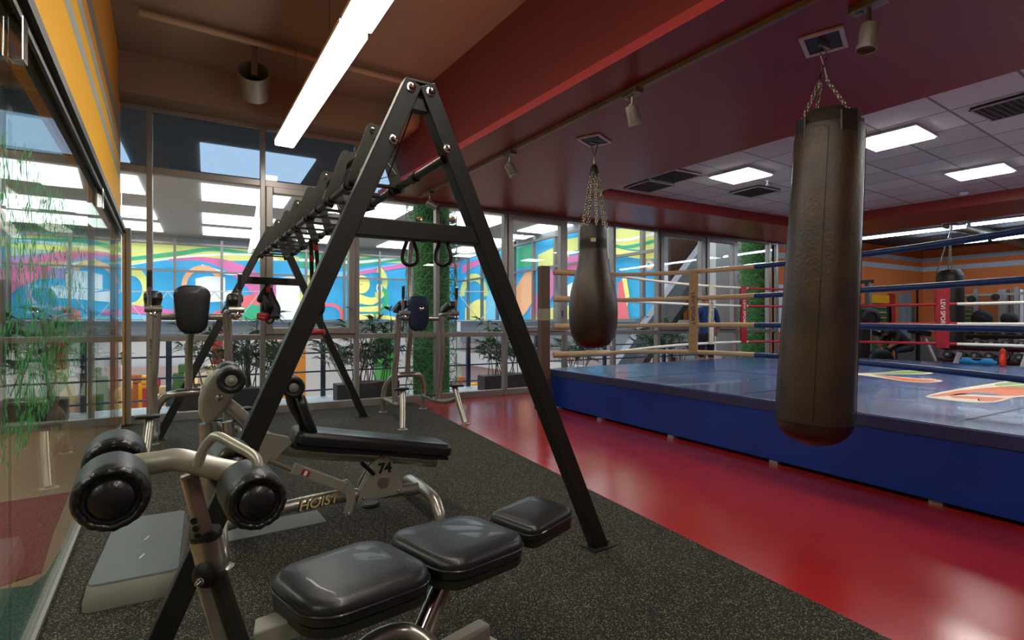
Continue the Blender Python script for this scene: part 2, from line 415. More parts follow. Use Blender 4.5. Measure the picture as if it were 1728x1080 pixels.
# duct stub
d0 = P(432, 112, 5.6)
du = thing('air_duct', d0, 'round grey duct end under the brown ceiling', 'duct')
mb = MB(); pr = [(.15, 0), (.16, 0), (.16, .30), (.15, .30), (.145, .28), (.145, .02)]
mb.lathe(d0+V(.02, .45, -.12), V(-.1, -.8, .45), pr, 32); mb.build('pipe_end', 'duct', du, smooth=True)
mb = MB(); mb.lathe(d0+V(.02, .45, -.12)+V(-.1, -.8, .45).normalized()*.1, V(-.1, -.8, .45), [(.142, 0), (.142, .01)], 32); mb.build('damper', 'black_plastic', du)  # black disc put in for the shade inside the open duct mouth
mb = MB(); mb.b2((d0.x-.03, d0.y+.22, d0.z), (d0.x+.03, d0.y+.25, 4.2)); mb.build('hanger_strap', 'duct', du)
# beige bulkhead end beside the soffit
mb = MB(); a = PY(690, 215, 7.2); mb.lathe(V(a.x-.16, 6.62, a.z-.05), (0, 1, 0), [(.10, 0), (.16, .05), (.18, .1), (.18, .6)], 24)
c = mb.build('air_pipe', 'brown_beam', smooth=True); tag(c, 'rounded beige pipe end beside the red ceiling panel', 'pipe')

# walls that close the room
mb = MB(); mb.b2((-9, -6.1, 0), (19, -6, 4.3)); struct('wall_back', mb, 'white_wall', 'plain wall behind the camera')
mb = MB(); mb.b2((-9.1, -6, 0), (-9, YW, 4.3)); struct('wall_left', mb, 'brown_beam', 'side wall of the neighbouring room')
mb = MB(); mb.b2((18.4, -6, 0), (18.5, YW, 3.4)); struct('wall_right', mb, 'orange_stripes', 'far orange wall with grey stripes')
mb = MB(); mb.b2((11.35, YW, 0), (18.5, YW+.1, 3.4)); struct('wall_far', mb, 'orange_stripes', 'orange wall with two grey stripes behind the ring')
mb = MB(); mb.b2((11.9, -6, 3.3), (18.5, YW, 3.4)); struct('ceiling_far', mb, 'far_ceiling', 'dark ceiling of the far weights area')
mb = MB(); mb.b2((18.36, -4, .12), (18.39, 6.9, 1.92)); struct('wall_mirror', mb, 'mirror', 'mirror along the foot of the far wall')
# header wall above the glass
mb = MB(); mb.prism([V(gx(-6), -6, 2.27), V(gx(YW), YW-.02, 2.27), V(gx(YW)-.12, YW-.02, 2.27), V(gx(-6)-.12, -6, 2.27)], (0, 0, 1.93))
struct('wall_header', mb, 'header_wall', 'yellow header wall with grey stripes above the glass')
mb = MB()
for dx, z, w_, h_ in ((.035, 2.245, .05, .05), (-.02, 2.225, .03, .05), (.03, 2.20, .012, .04)):
    mb.bar(V(gx(-6)+dx, -6, z), V(gx(YW)+dx, YW-.05, z), w_, h_)
struct('trim_3', mb, 'frame_black', 'dark sliding track above the glass partition')
mb = MB(); mb.bar(V(gx(-6)+.0, -6, .012), V(gx(YW)+.0, YW-.05, .012), .045, .024); struct('trim_4', mb, 'alu', 'metal floor track of the glass partition')
# glass partition, three sheets with seams
ys = [-6, -2.4, 2.32, 5.0, YW-.04]
for i in range(4):
    g = thing('glass_partition', (gx(ys[i]), ys[i], 0), ['clear glass sheet of the partition behind the camera', 'clear glass sheet of the left partition, nearest the picture edge', 'clear glass sheet of the left partition under the yellow wall, with green leaf film', 'clear glass sheet of the left partition, farthest and next to the windows'][i], 'glass partition', 'glass sheets of the left partition')
    a, b = ys[i]+.006, ys[i+1]-.006
    mb = MB(); mb.prism([V(gx(a)-.006, a, .024), V(gx(b)-.006, b, .024), V(gx(b)+.006, b, .024), V(gx(a)+.006, a, .024)], (0, 0, 2.2))
    mb.build('glass_sheet', 'pane_wall', g)
    if i in (1, 2):       # printed leaf film
        mb = MB(); nleaf = 2600 if i == 2 else 900
        for k in range(nleaf):
            y = random.uniform(a+.02, min(b-.02, 4.25)) if i == 2 else random.uniform(1.0, b-.02)
            u = (y-2.3)/1.9
            zt = 1.77-.03*math.sin(y*9); zb = .72+.25*max(0, u)
            if random.random() < max(0, u)*.6: continue
            z = zb+(zt-zb)*random.random()**1.15
            l = random.uniform(.025, .075); a_ = random.gauss(PI/2, .5); wd = random.uniform(.0025, .0065)
            dy, dz = math.cos(a_)*l, math.sin(a_)*l
            x = gx(y)+.0075
            n = V(0, -math.sin(a_), math.cos(a_))*wd
            mb.add([V(x, y, z), V(x, y+dy/2, z+dz/2)+n, V(x, y+dy, z+dz), V(x, y+dy/2, z+dz/2)-n], [(0, 3, 2, 1)])
        o = mb.build('leaf_film', 'net_green', g); o['kind'] = 'stuff'
    if i in (2, 3):
        mb = MB(); mb.bar(V(gx(a)+.02, a-.006, 2.2), V(gx(a)+.02, a-.006, 2.05), .05, .04, up=(1, 0, 0)); mb.build('clamp', 'chrome', g, bevel=.004)
mb = MB(); x = gx(YW)
mb.box((x+.045, YW-.13, 1.15), (.022, .10, 2.26)); struct('trim_5', mb, 'jamb_wood', 'wooden jamb where partition meets windows', bevel=.004)
mb = MB(); mb.box((x+.085, YW-.11, 1.15), (.05, .06, 2.26)); struct('trim_6', mb, 'alu_warm', 'aluminium jamb beside the wooden one', bevel=.004)

# window bays of the gym facade
mx = [-8.2, -6.6, -5.0, -3.4, -1.9, -.58, .64, 1.85, 3.06, 4.25, 5.45, 6.55, 7.67, 8.98, 9.98, 11.13, 11.4]
ZT = 1.0
for i in range(len(mx)-1):
    x0, x1 = mx[i], mx[i+1]; high = x0 < 1.9
    top = 3.75 if high else 3.02
    wn = thing('window_%d' % (i+1), (x0, YW, 0), 'tall aluminium framed glass bay of the window wall', 'window'); wn['kind'] = 'structure'
    del wn['category']
    mb = MB()
    mb.b2((x0-.03, YW-.05, 0), (x0+.03, YW+.06, top))
    mb.b2((x0+.03, YW-.04, 0), (x1-.03, YW+.05, .10)); mb.b2((x0+.03, YW-.04, ZT-.035), (x1-.03, YW+.05, ZT+.035))
    mb.b2((x0+.03, YW-.04, top-.06), (x1-.03, YW+.05, top))
    if high: mb.b2((x0+.03, YW-.04, 2.96), (x1-.03, YW+.05, 3.04))
    if i == len(mx)-2: mb.b2((x1-.05, YW-.05, 0), (x1+.03, YW+.06, top))
    mb.build('window_frame', 'alu', wn, bevel=.005)
    if i in (6, 9, 12, 13):       # opening sash with its own frame
        z0_, z1_ = ZT+.035, 2.96 if high else top-.06; w_ = .085
        s_ = MB(); a, b = x0+.035, x1-.035
        for (p, q) in (((a, z0_), (a+w_, z1_)), ((b-w_, z0_), (b, z1_)), ((a+w_, z0_), (b-w_, z0_+w_)), ((a+w_, z1_-w_), (b-w_, z1_))):
            s_.b2((p[0], YW-.075, p[1]), (q[0], YW+.045, q[1]))
        so = s_.build('window_sash', 'alu', wn, bevel=.008)
        h_ = MB(); h_.b2((b-.06, YW-.10, 1.28), (b-.03, YW-.076, 1.42)); h_.bar(V(b-.045, YW-.12, 1.40), V(b-.14, YW-.12, 1.40), .02, .02); h_.bar(V(b-.045, YW-.08, 1.40), V(b-.045, YW-.12, 1.40), .02, .02)
        h_.build('window_handle', 'alu', so)
    mb = MB(); mb.b2((x0+.03, YW, .10), (x1-.03, YW+.008, ZT-.035)); mb.build('lower_pane', 'pane', wn)
    mb = MB(); mb.b2((x0+.03, YW, ZT+.035), (x1-.03, YW+.008, 2.96 if high else top-.06)); mb.build('middle_pane', 'pane', wn)
    if high: mb = MB(); mb.b2((x0+.03, YW, 3.04), (x1-.03, YW+.008, 3.69)); mb.build('upper_pane', 'pane_blue', wn)

# ================================================================== ATRIUM OUTSIDE
YA = 25.0; XB = 11.2
mb = MB(); mb.b2((-14, YW+.1, -.5), (22, 9.1, -.01)); struct('floor_gallery', mb, 'ledge', 'pale gallery floor outside the windows')
mb = MB(); mb.b2((-14, 9.1, -4.2), (22, 28, -4.0)); struct('floor_atrium', mb, 'cream_shop', 'lower floor of the mall')
# ceiling with skylight openings filled by diffusers
mb = MB(); mb.b2((-14, YW+.2, 4.62), (24, 25.5, 4.75)); struct('ceiling_atrium', mb, 'atrium_ceiling', 'white atrium ceiling')
rows_ = ((8.2, 10.4, 'row nearest the windows'), (11.75, 13.9, 'second row from the windows'), (15.2, 17.2, 'third row from the windows'), (19.3, 21.2, 'fourth row from the windows'), (22.1, 24.0, 'last row by the mural'))
for ci_, cx_ in enumerate((-13.7, -10.3, -6.9, -3.5, -.1, 3.3, 6.7, 10.1)):
    for y0_, y1_, rn_ in rows_:
        if y0_ < 9 and cx_ < -8: continue
        mb = MB(); mb.b2((cx_, y0_, 4.58), (cx_+2.1, y1_, 4.615))
        o = mb.build('skylight', 'skylight')
        tag(o, 'frosted skylight, %s from the left, %s of the atrium ceiling' % (['first', 'second', 'third', 'fourth', 'fifth', 'sixth', 'seventh', 'eighth'][ci_], rn_), 'skylight', 'skylights of the atrium ceiling')
# mural on the far facade: film with its backlight put in as emission
for n_, c_ in (('m_blue', '3aa6dc'), ('m_lime', 'dcdf86'), ('m_green', '3fae84'), ('m_pink', 'd873ae'), ('m_white', 'eef3fa'), ('m_orange', 'f0b48a'), ('m_coral', 'e4707c'), ('m_sky', '7cc8ee'), ('m_deep', '2b77b8'), ('m_yellow', 'f2ea8a')):
    backlit(n_, c_, .30)
MM = ['m_blue', 'm_lime', 'm_green', 'm_pink', 'm_white', 'm_orange', 'm_coral', 'm_sky', 'm_deep', 'm_yellow']
B, LM, G, PK, WH, OR, CR, SK, DP, YL = range(10)
mu = thing('mural', (-1, YA, 1.2), 'colourful backlit swirl mural on the facade straight across the atrium', 'mural')
mb = MB(); mb.mi = B; mb.b2((-14, YA, 1.2), (XB, YA+.05, 4.25)); depth = [YA-.01]
def band(top, bot, m, proj, n=8):
    mb.mi = m; depth[0] -= .006
    a = [proj(p, depth[0]) for p in cat([V(x, y, 0) for x, y in top], n)]; b = [proj(p, depth[0]) for p in cat([V(x, y, 0) for x, y in bot], n)]
    L = min(len(a), len(b)); a, b = a[:L], b[:L]
    mb.add(a+b, [(i, i+1, L+i+1, L+i) for i in range(L-1)])
def ring(cx, cy, r, w_, m, proj, a0=0, a1=360, sy=1):
    mb.mi = m; depth[0] -= .006; n = 28; A = []; Bq = []
    for k in range(n+1):
        t = math.radians(a0+(a1-a0)*k/n)
        A.append(proj(V(cx+r*math.cos(t), cy+r*sy*math.sin(t), 0), depth[0])); Bq.append(proj(V(cx+(r-w_)*math.cos(t), cy+(r-w_)*sy*math.sin(t), 0), depth[0]))
    mb.add(A+Bq, [(i, i+1, n+2+i, n+1+i) for i in range(n)])
def zc(v): v.z = min(max(v.z, 1.21), 4.24); return v
pa = lambda p, d: zc(PY(p.x, p.y, d))
band([(-300, 300), (0, 370), (200, 400), (400, 405), (780, 405)], [(-300, 480), (0, 450), (200, 446), (430, 440), (780, 446)], LM, pa)
band([(-300, 390), (0, 400), (150, 405), (240, 404)], [(-300, 410), (0, 412), (150, 414), (240, 408)], B, pa)
band([(150, 440), (218, 434), (300, 424), (360, 418), (440, 428)], [(150, 446), (218, 440), (300, 432), (360, 424), (440, 434)], G, pa)
band([(218, 446), (320, 431), (420, 428), (470, 436)], [(218, 449), (320, 434), (420, 431), (470, 440)], WH, pa)
band([(218, 448), (300, 437), (370, 440), (430, 452)], [(218, 456), (300, 452), (370, 462), (430, 482)], B, pa)
band([(285, 437), (345, 434), (400, 444), (470, 478)], [(285, 440), (345, 442), (400, 470), (470, 545)], PK, pa)
band([(340, 446), (380, 458), (400, 460)], [(340, 449), (380, 463), (400, 464)], WH, pa)
band([(430, 408), (480, 412), (520, 416)], [(430, 426), (480, 430), (520, 436)], B, pa)
band([(505, 424), (560, 430), (600, 436), (680, 428), (775, 424)], [(505, 452), (560, 452), (600, 450), (680, 440), (775, 436)], G, pa)
band([(505, 436), (600, 440), (680, 432), (775, 428)], [(505, 441), (600, 445), (680, 436), (775, 431)], WH, pa)
band([(505, 452), (560, 458), (600, 456), (680, 444), (775, 438)], [(505, 462), (560, 468), (600, 462), (680, 449), (775, 444)], SK, pa)
band([(600, 459), (650, 450), (700, 442), (775, 440)], [(600, 465), (650, 457), (700, 450), (775, 452)], PK, pa)
band([(-40, 440), (40, 430), (130, 425), (200, 432)], [(-40, 470), (40, 446), (130, 440), (200, 438)], PK, pa)
band([(-40, 470), (40, 450), (120, 448)], [(-40, 560), (40, 480), (120, 470)], PK, pa)
ring(222, 488, 30, 12, LM, pa, -90, 90, 1.25)
ring(342, 482, 36, 9, OR, pa, 180, 380, .95)
band([(330, 470), (352, 466), (380, 468)], [(330, 494), (352, 498), (380, 492)], WH, pa)
band([(318, 494), (350, 498), (388, 490), (400, 494)], [(318, 512), (350, 510), (388, 508), (400, 505)], WH, pa)
band([(220, 514), (280, 522), (330, 524)], [(220, 528), (280, 534), (330, 532)], PK, pa)
band([(220, 530), (300, 535), (400, 528)], [(220, 545), (300, 545), (400, 545)], SK, pa)
band([(360, 526), (390, 520), (410, 524)], [(360, 545), (390, 545), (410, 545)], CR, pa)
band([(408, 500), (430, 496), (445, 500)], [(408, 524), (430, 520), (445, 522)], CR, pa)
band([(408, 524), (425, 514), (452, 520)], [(408, 545), (425, 545), (452, 545)], G, pa)
band([(466, 470), (490, 466), (506, 468)], [(466, 545), (490, 545), (506, 545)], WH, pa)
ring(555, 532, 26, 7, CR, pa, 150, 400, .8)
band([(605, 496), (630, 502), (650, 486)], [(605, 512), (630, 514), (650, 498)], YL, pa)
band([(605, 518), (635, 516), (655, 510)], [(605, 526), (635, 526), (655, 520)], YL, pa)
band([(605, 530), (640, 530), (672, 536)], [(605, 540), (640, 538), (672, 541)], YL, pa)
ring(630, 476, 24, 9, LM, pa, -70, 80, 1.2)
band([(632, 534), (644, 518), (648, 496), (636, 484)], [(628, 528), (650, 524), (656, 496), (640, 478)], G, pa)
ring(640, 486, 5, 2, WH, pa, 0, 360, 1.6)
band([(505, 500), (515, 470), (522, 455)], [(512, 545), (524, 500), (532, 455)], LM, pa)
ring(610, 480, 14, 13, YL, pa, 0, 360, 1.1)
mb.build('mural_film', MM, mu)
for k in range(15):
    x = -12.4+k*1.62
    q = MB(); q.b2((x-.045, YA-.35, 1.2), (x+.045, YA-.25, 4.49)); q.build('mullion', 'alu', mu)
for z in (1.25, 3.2, 4.28):
    q = MB(); q.b2((-14, YA-.37, z-.04), (XB-.5, YA-.27, z+.04)); q.build('transom', 'alu', mu)
q = MB(); q.b2((-14, YA, 4.25), (XB, YA+.05, 4.62)); struct('wall_atrium', q, 'grey_wall', 'grey strip above the mural')
# second mural on the side facade
mu = thing('mural', (XB, 18, 1.2), 'colourful backlit mural on the side facade, right of the hedge column', 'mural')
mb = MB(); mb.mi = B; mb.b2((XB, 10.95, 1.2), (XB+.05, YA, 4.3)); depth = [XB-.004]
pb = lambda p, d: zc(PX(p.x, p.y, d))
band([(776, 430), (860, 410), (900, 398), (950, 384)], [(776, 440), (860, 425), (900, 420), (950, 410)], G, pb)
band([(900, 398), (950, 384), (1000, 380), (1112, 372)], [(900, 420), (950, 410), (1000, 400), (1112, 392)], B, pb)
band([(780, 448), (815, 436), (850, 442)], [(780, 462), (815, 445), (850, 452)], PK, pb)
ring(800, 500, 24, 8, LM, pb, 180, 360, 1.6)
band([(785, 520), (810, 505), (845, 518)], [(785, 545), (810, 545), (845, 545)], YL, pb)
band([(820, 505), (832, 480), (846, 500)], [(820, 545), (832, 545), (846, 545)], SK, pb)
band([(872, 420), (885, 415), (900, 412)], [(872, 452), (885, 452), (900, 448)], G, pb)
band([(908, 430), (930, 420), (960, 412)], [(908, 452), (930, 448), (960, 440)], LM, pb)
band([(868, 490), (885, 462), (898, 455)], [(868, 545), (885, 530), (898, 510)], OR, pb)
band([(895, 520), (915, 480), (945, 440), (990, 425)], [(895, 545), (915, 530), (945, 480), (990, 445)], PK, pb)
band([(900, 540), (930, 520), (960, 515)], [(900, 549), (930, 549), (960, 549)], LM, pb)
band([(950, 405), (1000, 395), (1050, 385), (1112, 378)], [(950, 425), (1000, 420), (1050, 420), (1112, 424)], LM, pb)
band([(1035, 412), (1060, 414), (1112, 402)], [(1035, 417), (1060, 420), (1112, 408)], G, pb)
band([(1035, 404), (1060, 402), (1112, 390)], [(1035, 407), (1060, 406), (1112, 395)], WH, pb)
band([(1035, 418), (1075, 424), (1112, 420)], [(1035, 428), (1075, 436), (1112, 436)], YL, pb)
ring(1095, 447, 8, 4, OR, pb, 0, 360, 1.2); ring(1095, 447, 5, 2, WH, pb, 0, 360, 1.2)
band([(1040, 510), (1046, 480), (1056, 460)], [(1040, 548), (1052, 540), (1062, 500)], YL, pb)
band([(1042, 478), (1050, 472)], [(1042, 560), (1062, 540)], CR, pb)
band([(940, 500), (960, 480), (985, 470)], [(940, 520), (960, 508), (985, 492)], WH, pb)
mb.build('mural_film', MM, mu)
for k in range(10):
    y = 11.5+k*1.48
    q = MB(); q.b2((XB-.30, y-.06, 1.2), (XB-.18, y+.06, 4.49)); q.build('mullion', 'alu', mu)
for z in (1.25, 3.2, 4.3):
    q = MB(); q.b2((XB-.32, 10.95, z-.04), (XB-.2, YA-.5, z+.04)); q.build('transom', 'alu', mu)
q = MB(); q.b2((XB, 10.95, 4.3), (XB+.05, YA, 4.62)); struct('wall_atrium', q, 'grey_wall', 'grey strip above the side mural')
# thin steel truss in front of mural
tr = thing('cable_truss', (0, 21, 1.2), 'thin white cable truss in front of the mural', 'truss')
q = MB()
for px0, px1, ya in ((205, 440, 17.), (770, 850, 17.)):
    n = 3 if px1 < 500 else 1
    for k in range(n):
        a = px0+(px1-px0)*k/n; b = px0+(px1-px0)*(k+1)/n
        t0, t1 = PY(a, 492, ya), PY(b, 492, ya); m0 = PY((a+b)/2, 541, ya)
        q.tube([t0, t1], .014, 6); q.tube([t0, m0], .014, 6); q.tube([m0, t1], .014, 6); q.tube([PY(a, 541, ya), PY(b, 541, ya)], .014, 6)
for px in (205, 440, 770, 850):
    a = PY(px, 492, 17.); q.tube([a, V(a.x, a.y, 4.62)], .012, 5)
q.build('truss_rods', 'white_strip', tr, smooth=True)
# lower walls across the void
q = MB(); q.b2((-14, YA+.2, .55), (XB, YA+.3, 1.25)); struct('wall_parapet', q, 'grey_wall', 'blue-grey parapet below the mural')
q = MB(); q.b2((-14, YA+.25, -4), (XB+8, YA+.4, .55)); struct('wall_lower', q, 'white_wall', 'white gallery wall below the parapet')
q = MB(); q.b2((XB+.2, 10, .2), (XB+.3, YA+.2, 1.25)); struct('wall_parapet', q, 'grey_wall', 'grey side parapet below the side mural')
q = MB(); q.b2((XB-.1, 9.2, -.9), (XB+.1, YA+.2, -.3)); struct('wall_band', q, 'white_wall', 'white sloping fascia of the side gallery')
q = MB(); q.b2((XB+.3, 9.2, -4), (XB+.45, YA+.2, .3)); struct('wall_side', q, 'pink_wall', 'pinkish wall under the side mural')
def bx_px(name, x0, y0, x1, y1, y, m, label, ctg, d=.3, group=None):
    a, b = PY(x0, y0, y), PY(x1, y1, y); q = MB(); q.b2((a.x, y, a.z), (b.x, y+d, b.z)); o = q.build(name, m); tag(o, label, ctg, group); return o
bx_px('wall_panel', 218, 620, 345, 655, 24.9, 'pink_wall', 'pinkish wall panel across the void left of the red column', 'wall panel', .2)
bx_px('wall_panel', 190, 655, 352, 700, 24.85, 'brown_shop', 'dark brown shop front on the lower floor, left', 'shop front', .2)
for (a, b, yy, m, lab) in ((186, 197, 16, 'column_red', 'red column beyond the windows, just left of the partition post'), (358, 376, 16, 'column_red', 'red column beyond the windows behind the tower with black pad'),
                       (478, 516, 14, 'column_orange', 'broad orange column beyond the windows'), (642, 664, 14, 'column_green', 'bright green column beyond the windows by the bamboo')):
    p0, p1 = PY(a, 600, yy), PY(b, 600, yy); q = MB(); q.b2((p0.x, yy, -4), (p1.x, yy+.6, .95)); o = q.build('column', m); tag(o, lab, 'column')
p0 = PY(537, 600, 19); q = MB(); q.lathe(V(p0.x, 19, -3.2), (0, 0, 1), [(1.35, 0), (1.35, 4.1)], 32); o = q.build('round_wall', 'white_wall', smooth=True); tag(o, 'white rounded wall beyond the windows right of the orange column', 'wall')
q = MB(); q.lathe(V(p0.x, 19, -4), (0, 0, 1), [(1.2, 0), (1.2, .75)], 32); o = q.build('round_base', 'brown_shop', smooth=True); tag(o, 'dark plinth below the white rounded wall', 'plinth')
shopcols = ['cream_shop', 'wood_orange', 'yellow', 'column_red', 'cream_shop', 'brown_shop', 'leaf', 'shop_glow', 'pink_wall']
for k in range(16):       # goods and displays of the lower-floor shops
    px = 205+k*16 if k < 10 else 772+(k-10)*22
    yy = 14.3+(k%3)*.5; h_ = random.uniform(.5, 1.1); base = PY(px, 705, yy)
    q = MB(); z = -4.0 if base.z < -3 else base.z
    q.box((base.x, yy, base.z+h_/2), (random.uniform(.2, .3), .25, h_)); q.box((base.x+.1, yy-.05, base.z+h_+.1), (.2, .2, .2)); q.b2((base.x-.05, yy-.1, -4), (base.x+.05, yy+.1, base.z))
    o = q.build('shop_display', shopcols[k % 9], bevel=.03)
    cn_ = ['cream', 'orange-brown', 'yellow', 'red', 'cream', 'dark brown', 'green', 'glowing amber', 'pink'][k % 9]; od_ = ['first', 'second', 'third', 'fourth', 'fifth', 'sixth', 'seventh', 'eighth', 'ninth', 'tenth']
    tag(o, '%s shop display downstairs, %s from left in the %s windows' % (cn_, od_[k] if k < 10 else od_[k-10], 'left' if k < 10 else 'right'), 'shop display', 'shop displays on the lower floor, %s' % ('left' if k < 10 else 'right'))
# railing just outside
rl = thing('railing', (0, 9, 0), 'blue-grey steel railing on the gallery outside the windows', 'railing')
for z in (.1, .4, .7, 1.0):
    q = MB(); q.tube([V(-14, 9.0, z), V(11, 9.0, z)], .014 if z < 1 else .022, 8); q.build('rail', 'rail', rl, smooth=True)
for k, px in enumerate((-300, -60, 150, 285, 418, 545, 668, 790, 905, 1020, 1120)):
    x = PY(px, 640, 9.0).x; q = MB(); q.b2((x-.035, 8.97, 0), (x+.035, 9.03, 1.0)); q.build('rail_post', 'rail', rl)
# hedge-wrapped columns
def lattice(c, r, z0, z1, na=12, nz=14, arc=None):
    q = MB(); pts = []
    for j in range(nz+1):
        for i in range(na):
            a = 2*PI*(i+.5*(j % 2))/na+random.uniform(-.1, .1)
            pts.append(c+V(r*math.cos(a), r*math.sin(a), z0+(z1-z0)*j/nz+random.uniform(-.05, .05)))
    for j in range(nz):
        for i in range(na):
            a = j*na+i; b = j*na+(i+1) % na; u = (j+1)*na+i; u2 = (j+1)*na+(i+(1 if j % 2 else -1)) % na
            for p_, q_ in ((a, b), (a, u), (a, u2)):
                if random.random() < .85: q.tube([pts[p_], pts[q_]], .006, 4, cap=False)
    return q
for px, yy, rr, lab in ((728, 8.35, .30, 'column wrapped in green artificial hedge behind the tower with blue pad'), (1277, 8.2, .34, 'column wrapped in green hedge at the right end of the windows')):
    c0 = PY(px, 543, yy); cc = V(c0.x, yy, 0)
    co = thing('hedge_column', cc, lab, 'column')
    q = MB(); q.lathe(cc, (0, 0, 1), [(rr, 0), (rr, 4.6)], 32); q.build('hedge_cover', 'hedge', co, smooth=True)
    lattice(cc, rr+.12, 0, 4.6, 10, 36).build('vine_net', 'net_green', co)
# vine column seen through the neighbouring room
cc = V(-1.95, 8.5, 0)
def palm(loc, hgt, n, spread, label, seed, planter=True, m='leaf_dark', group='potted bamboo palms outside the windows'):
    random.seed(seed); root = thing('potted_palm', loc, label, 'plant', group); loc = Vector(loc)
    ph = .26 if planter else 0
    if planter:
        q = MB(); q.box(loc+V(0, 0, ph/2), (.62, .3, ph)); q.build('planter', 'planter' if seed % 2 else 'planter_brown', root, bevel=.01)
    st = MB(); lf = MB()
    for k in range(n):
        b = loc+V(random.uniform(-.22, .22), random.uniform(-.08, .08), ph); h_ = hgt*random.uniform(.45, 1)
        tp = b+V(random.uniform(-.25, .25)*spread, random.uniform(-.15, .15), h_)
        st.tube([b, (b+tp)/2+V(random.uniform(-.03, .03), 0, 0), tp], .008, 5)
        for j in range(5):
            c = b.lerp(tp, random.uniform(.35, 1)); a = random.uniform(0, 2*PI)
            e = c+V(math.cos(a)*.22*spread, math.sin(a)*.14, random.uniform(.02, .16)); st.tube([c, e], .004, 4)
            dirn = (e-c).normalized()
            for i in range(9):
                an = (i-4)*.33; side = dirn.cross(V(0, 0, 1)).normalized()
                d = (dirn*math.cos(an)+side*math.sin(an)*.9+V(0, 0, math.sin(an)*.3)).normalized(); L = random.uniform(.16, .28)*spread
                t1 = e+d*L*.5+V(0, 0, .01); t2 = e+d*L+V(0, 0, -.09*random.random()-.02); wv = d.cross(V(0, .6, .8)).normalized()*.014
                lf.add([e, t1+wv, t2, t1-wv], [(0, 1, 2, 3)])
    st.build('stalk', 'stem', root); lf.build('foliage', m, root)
    return root
palm((PY(418, 690, 8.55).x, 8.55, -.01), 1.15, 12, 1.2, 'dense potted bamboo palm outside, behind the front bench rollers', 3)
palm((PY(345, 690, 8.6).x, 8.6, -.01), 1.0, 6, .9, 'bamboo palm outside between black-pad tower and its neighbour', 12, True)
palm((PY(600, 690, 8.4).x, 8.4, -.01), 1.0, 11, 1.15, 'potted bamboo palm in a long dark planter by the far frame foot', 5)
palm((PY(638, 690, 8.55).x, 8.55, -.01), 1.05, 9, .8, 'potted bamboo palm in front of the bright green column', 8)
palm((PY(838, 660, 8.4).x, 8.4, -.01), .98, 9, .9, 'potted palm outside left of the wooden post', 10)
palm((PY(872, 660, 8.5).x, 8.5, -.01), .98, 6, .8, 'potted palm outside right against the window mullion by the wooden post', 22)
palm((PY(975, 640, 8.5).x, 8.5, -.01), .85, 10, .9, 'potted palm outside below the pear shaped punch bag', 14)
palm((PY(1100, 640, 8.7).x, 8.7, -.01), .9, 10, 1.1, 'potted palm outside behind the ring ropes', 16)
palm((PY(1150, 640, 8.9).x, 8.9, -.01), .9, 8, 1.1, 'potted palm outside under the slanting beam', 17)
palm((PY(120, 690, 8.6).x, 8.6, -.01), 1.1, 10, 1.0, 'leafy potted palm seen through the glass, next to the post', 19, True, 'leaf')
palm((PY(50, 690, 8.7).x, 8.7, -.01), 1.1, 12, 1.3, 'leafy potted palm seen through the glass at the picture edge', 20, True, 'leaf')
random.seed(11)
# slanting stair beams behind the ring
sb = thing('stair_beam', PY(1050, 600, 10), 'grey slanting stair stringer beyond the windows behind the ring', 'stair')
q = MB(); q.bar(PY(1030, 640, 9.9), PY(1242, 345, 9.9), .25, .34); q.build('stringer', 'steel_beam', sb)
q = MB(); q.bar(PY(1052, 652, 10.2), PY(1270, 348, 10.2), .35, .16); q.build('soffit_plate', 'dark_beam', sb)
q = MB(); q.b2((11.3, 10.75, -1), (17, 10.85, 4.6)); struct('wall_stair', q, 'brown_shop', 'dark brown wall behind the stair')
q = MB(); q.b2((11.75, 10.6, 1.2), (12.45, 10.7, 2.9)); o = q.build('orange_board', 'wood_orange'); tag(o, 'orange-brown board behind the stair and ring ropes', 'board')
q = MB(); q.b2((PY(1208, 500, 9.4).x, 9.4, 0), (PY(1262, 500, 9.4).x, 9.6, 4.6)); o = q.build('pilaster', 'white_wall'); tag(o, 'white pilaster beyond the windows left of the right hedge column', 'pilaster')

# ================================================================== CEILING FIXTURES
def tube_lamp(a, b, wd, label, m='tube', drops=2, housing='white_strip', ctop=4.19, group=None, hh=.05):
    a, b = Vector(a), Vector(b); L = thing('tube_light', (a+b)/2, label, 'ceiling light', group)
    q = MB(); q.bar(a+V(0, 0, hh*.9), b+V(0, 0, hh*.9), wd, hh*.7); q.build('housing', housing, L, bevel=.005)
    q = MB(); q.bar(a+(b-a).normalized()*.02, b-(b-a).normalized()*.02, wd*.94, hh); q.build('diffuser', m, L, bevel=.01)
    for k in range(drops):
        c = a.lerp(b, (k+.5)/drops); q = MB(); q.tube([c+V(0, 0, hh), V(c.x, c.y, ctop)], .004, 5); q.build('suspension_wire', 'chain', L)
    return L
zl = 3.3
tube_lamp((.805, 6.85, zl), (.93, 3.9, zl), .22, 'long white fluorescent lamp hanging over the machine rack')
tube_lamp((.932, 3.86, zl), (1.05, .9, zl), .22, 'near end lamp of the hanging fluorescent row, cut by the picture top')
tube_lamp((1.06, .8, zl), (1.2, -2.6, zl), .22, 'fluorescent lamp of the row, behind the camera')  # unseen lamp added behind the view to raise the room light
def panel(x, y, label, d=.58):
    t = thing('ceiling_panel_light', (x, y, 3.16), label, 'ceiling light', 'square panel lights in the tile ceiling'); R = Matrix.Rotation(.09, 3, 'Z')
    q = MB(); q.box((x, y, 3.172), (d+.02, d+.02, .02), R); q.build('frame', 'white_strip', t)
    q = MB(); q.box((x, y, 3.158), (d-.03, d-.03, .012), R); q.build('diffuser', 'panel_lamp', t)
panel(6.25, 4.70, 'square ceiling lamp left of the big brown punch bag')
panel(6.42, 2.93, 'square ceiling lamp touching the right edge of the big bag top')
panel(8.83, 3.02, 'square ceiling lamp farthest right in the tile ceiling')
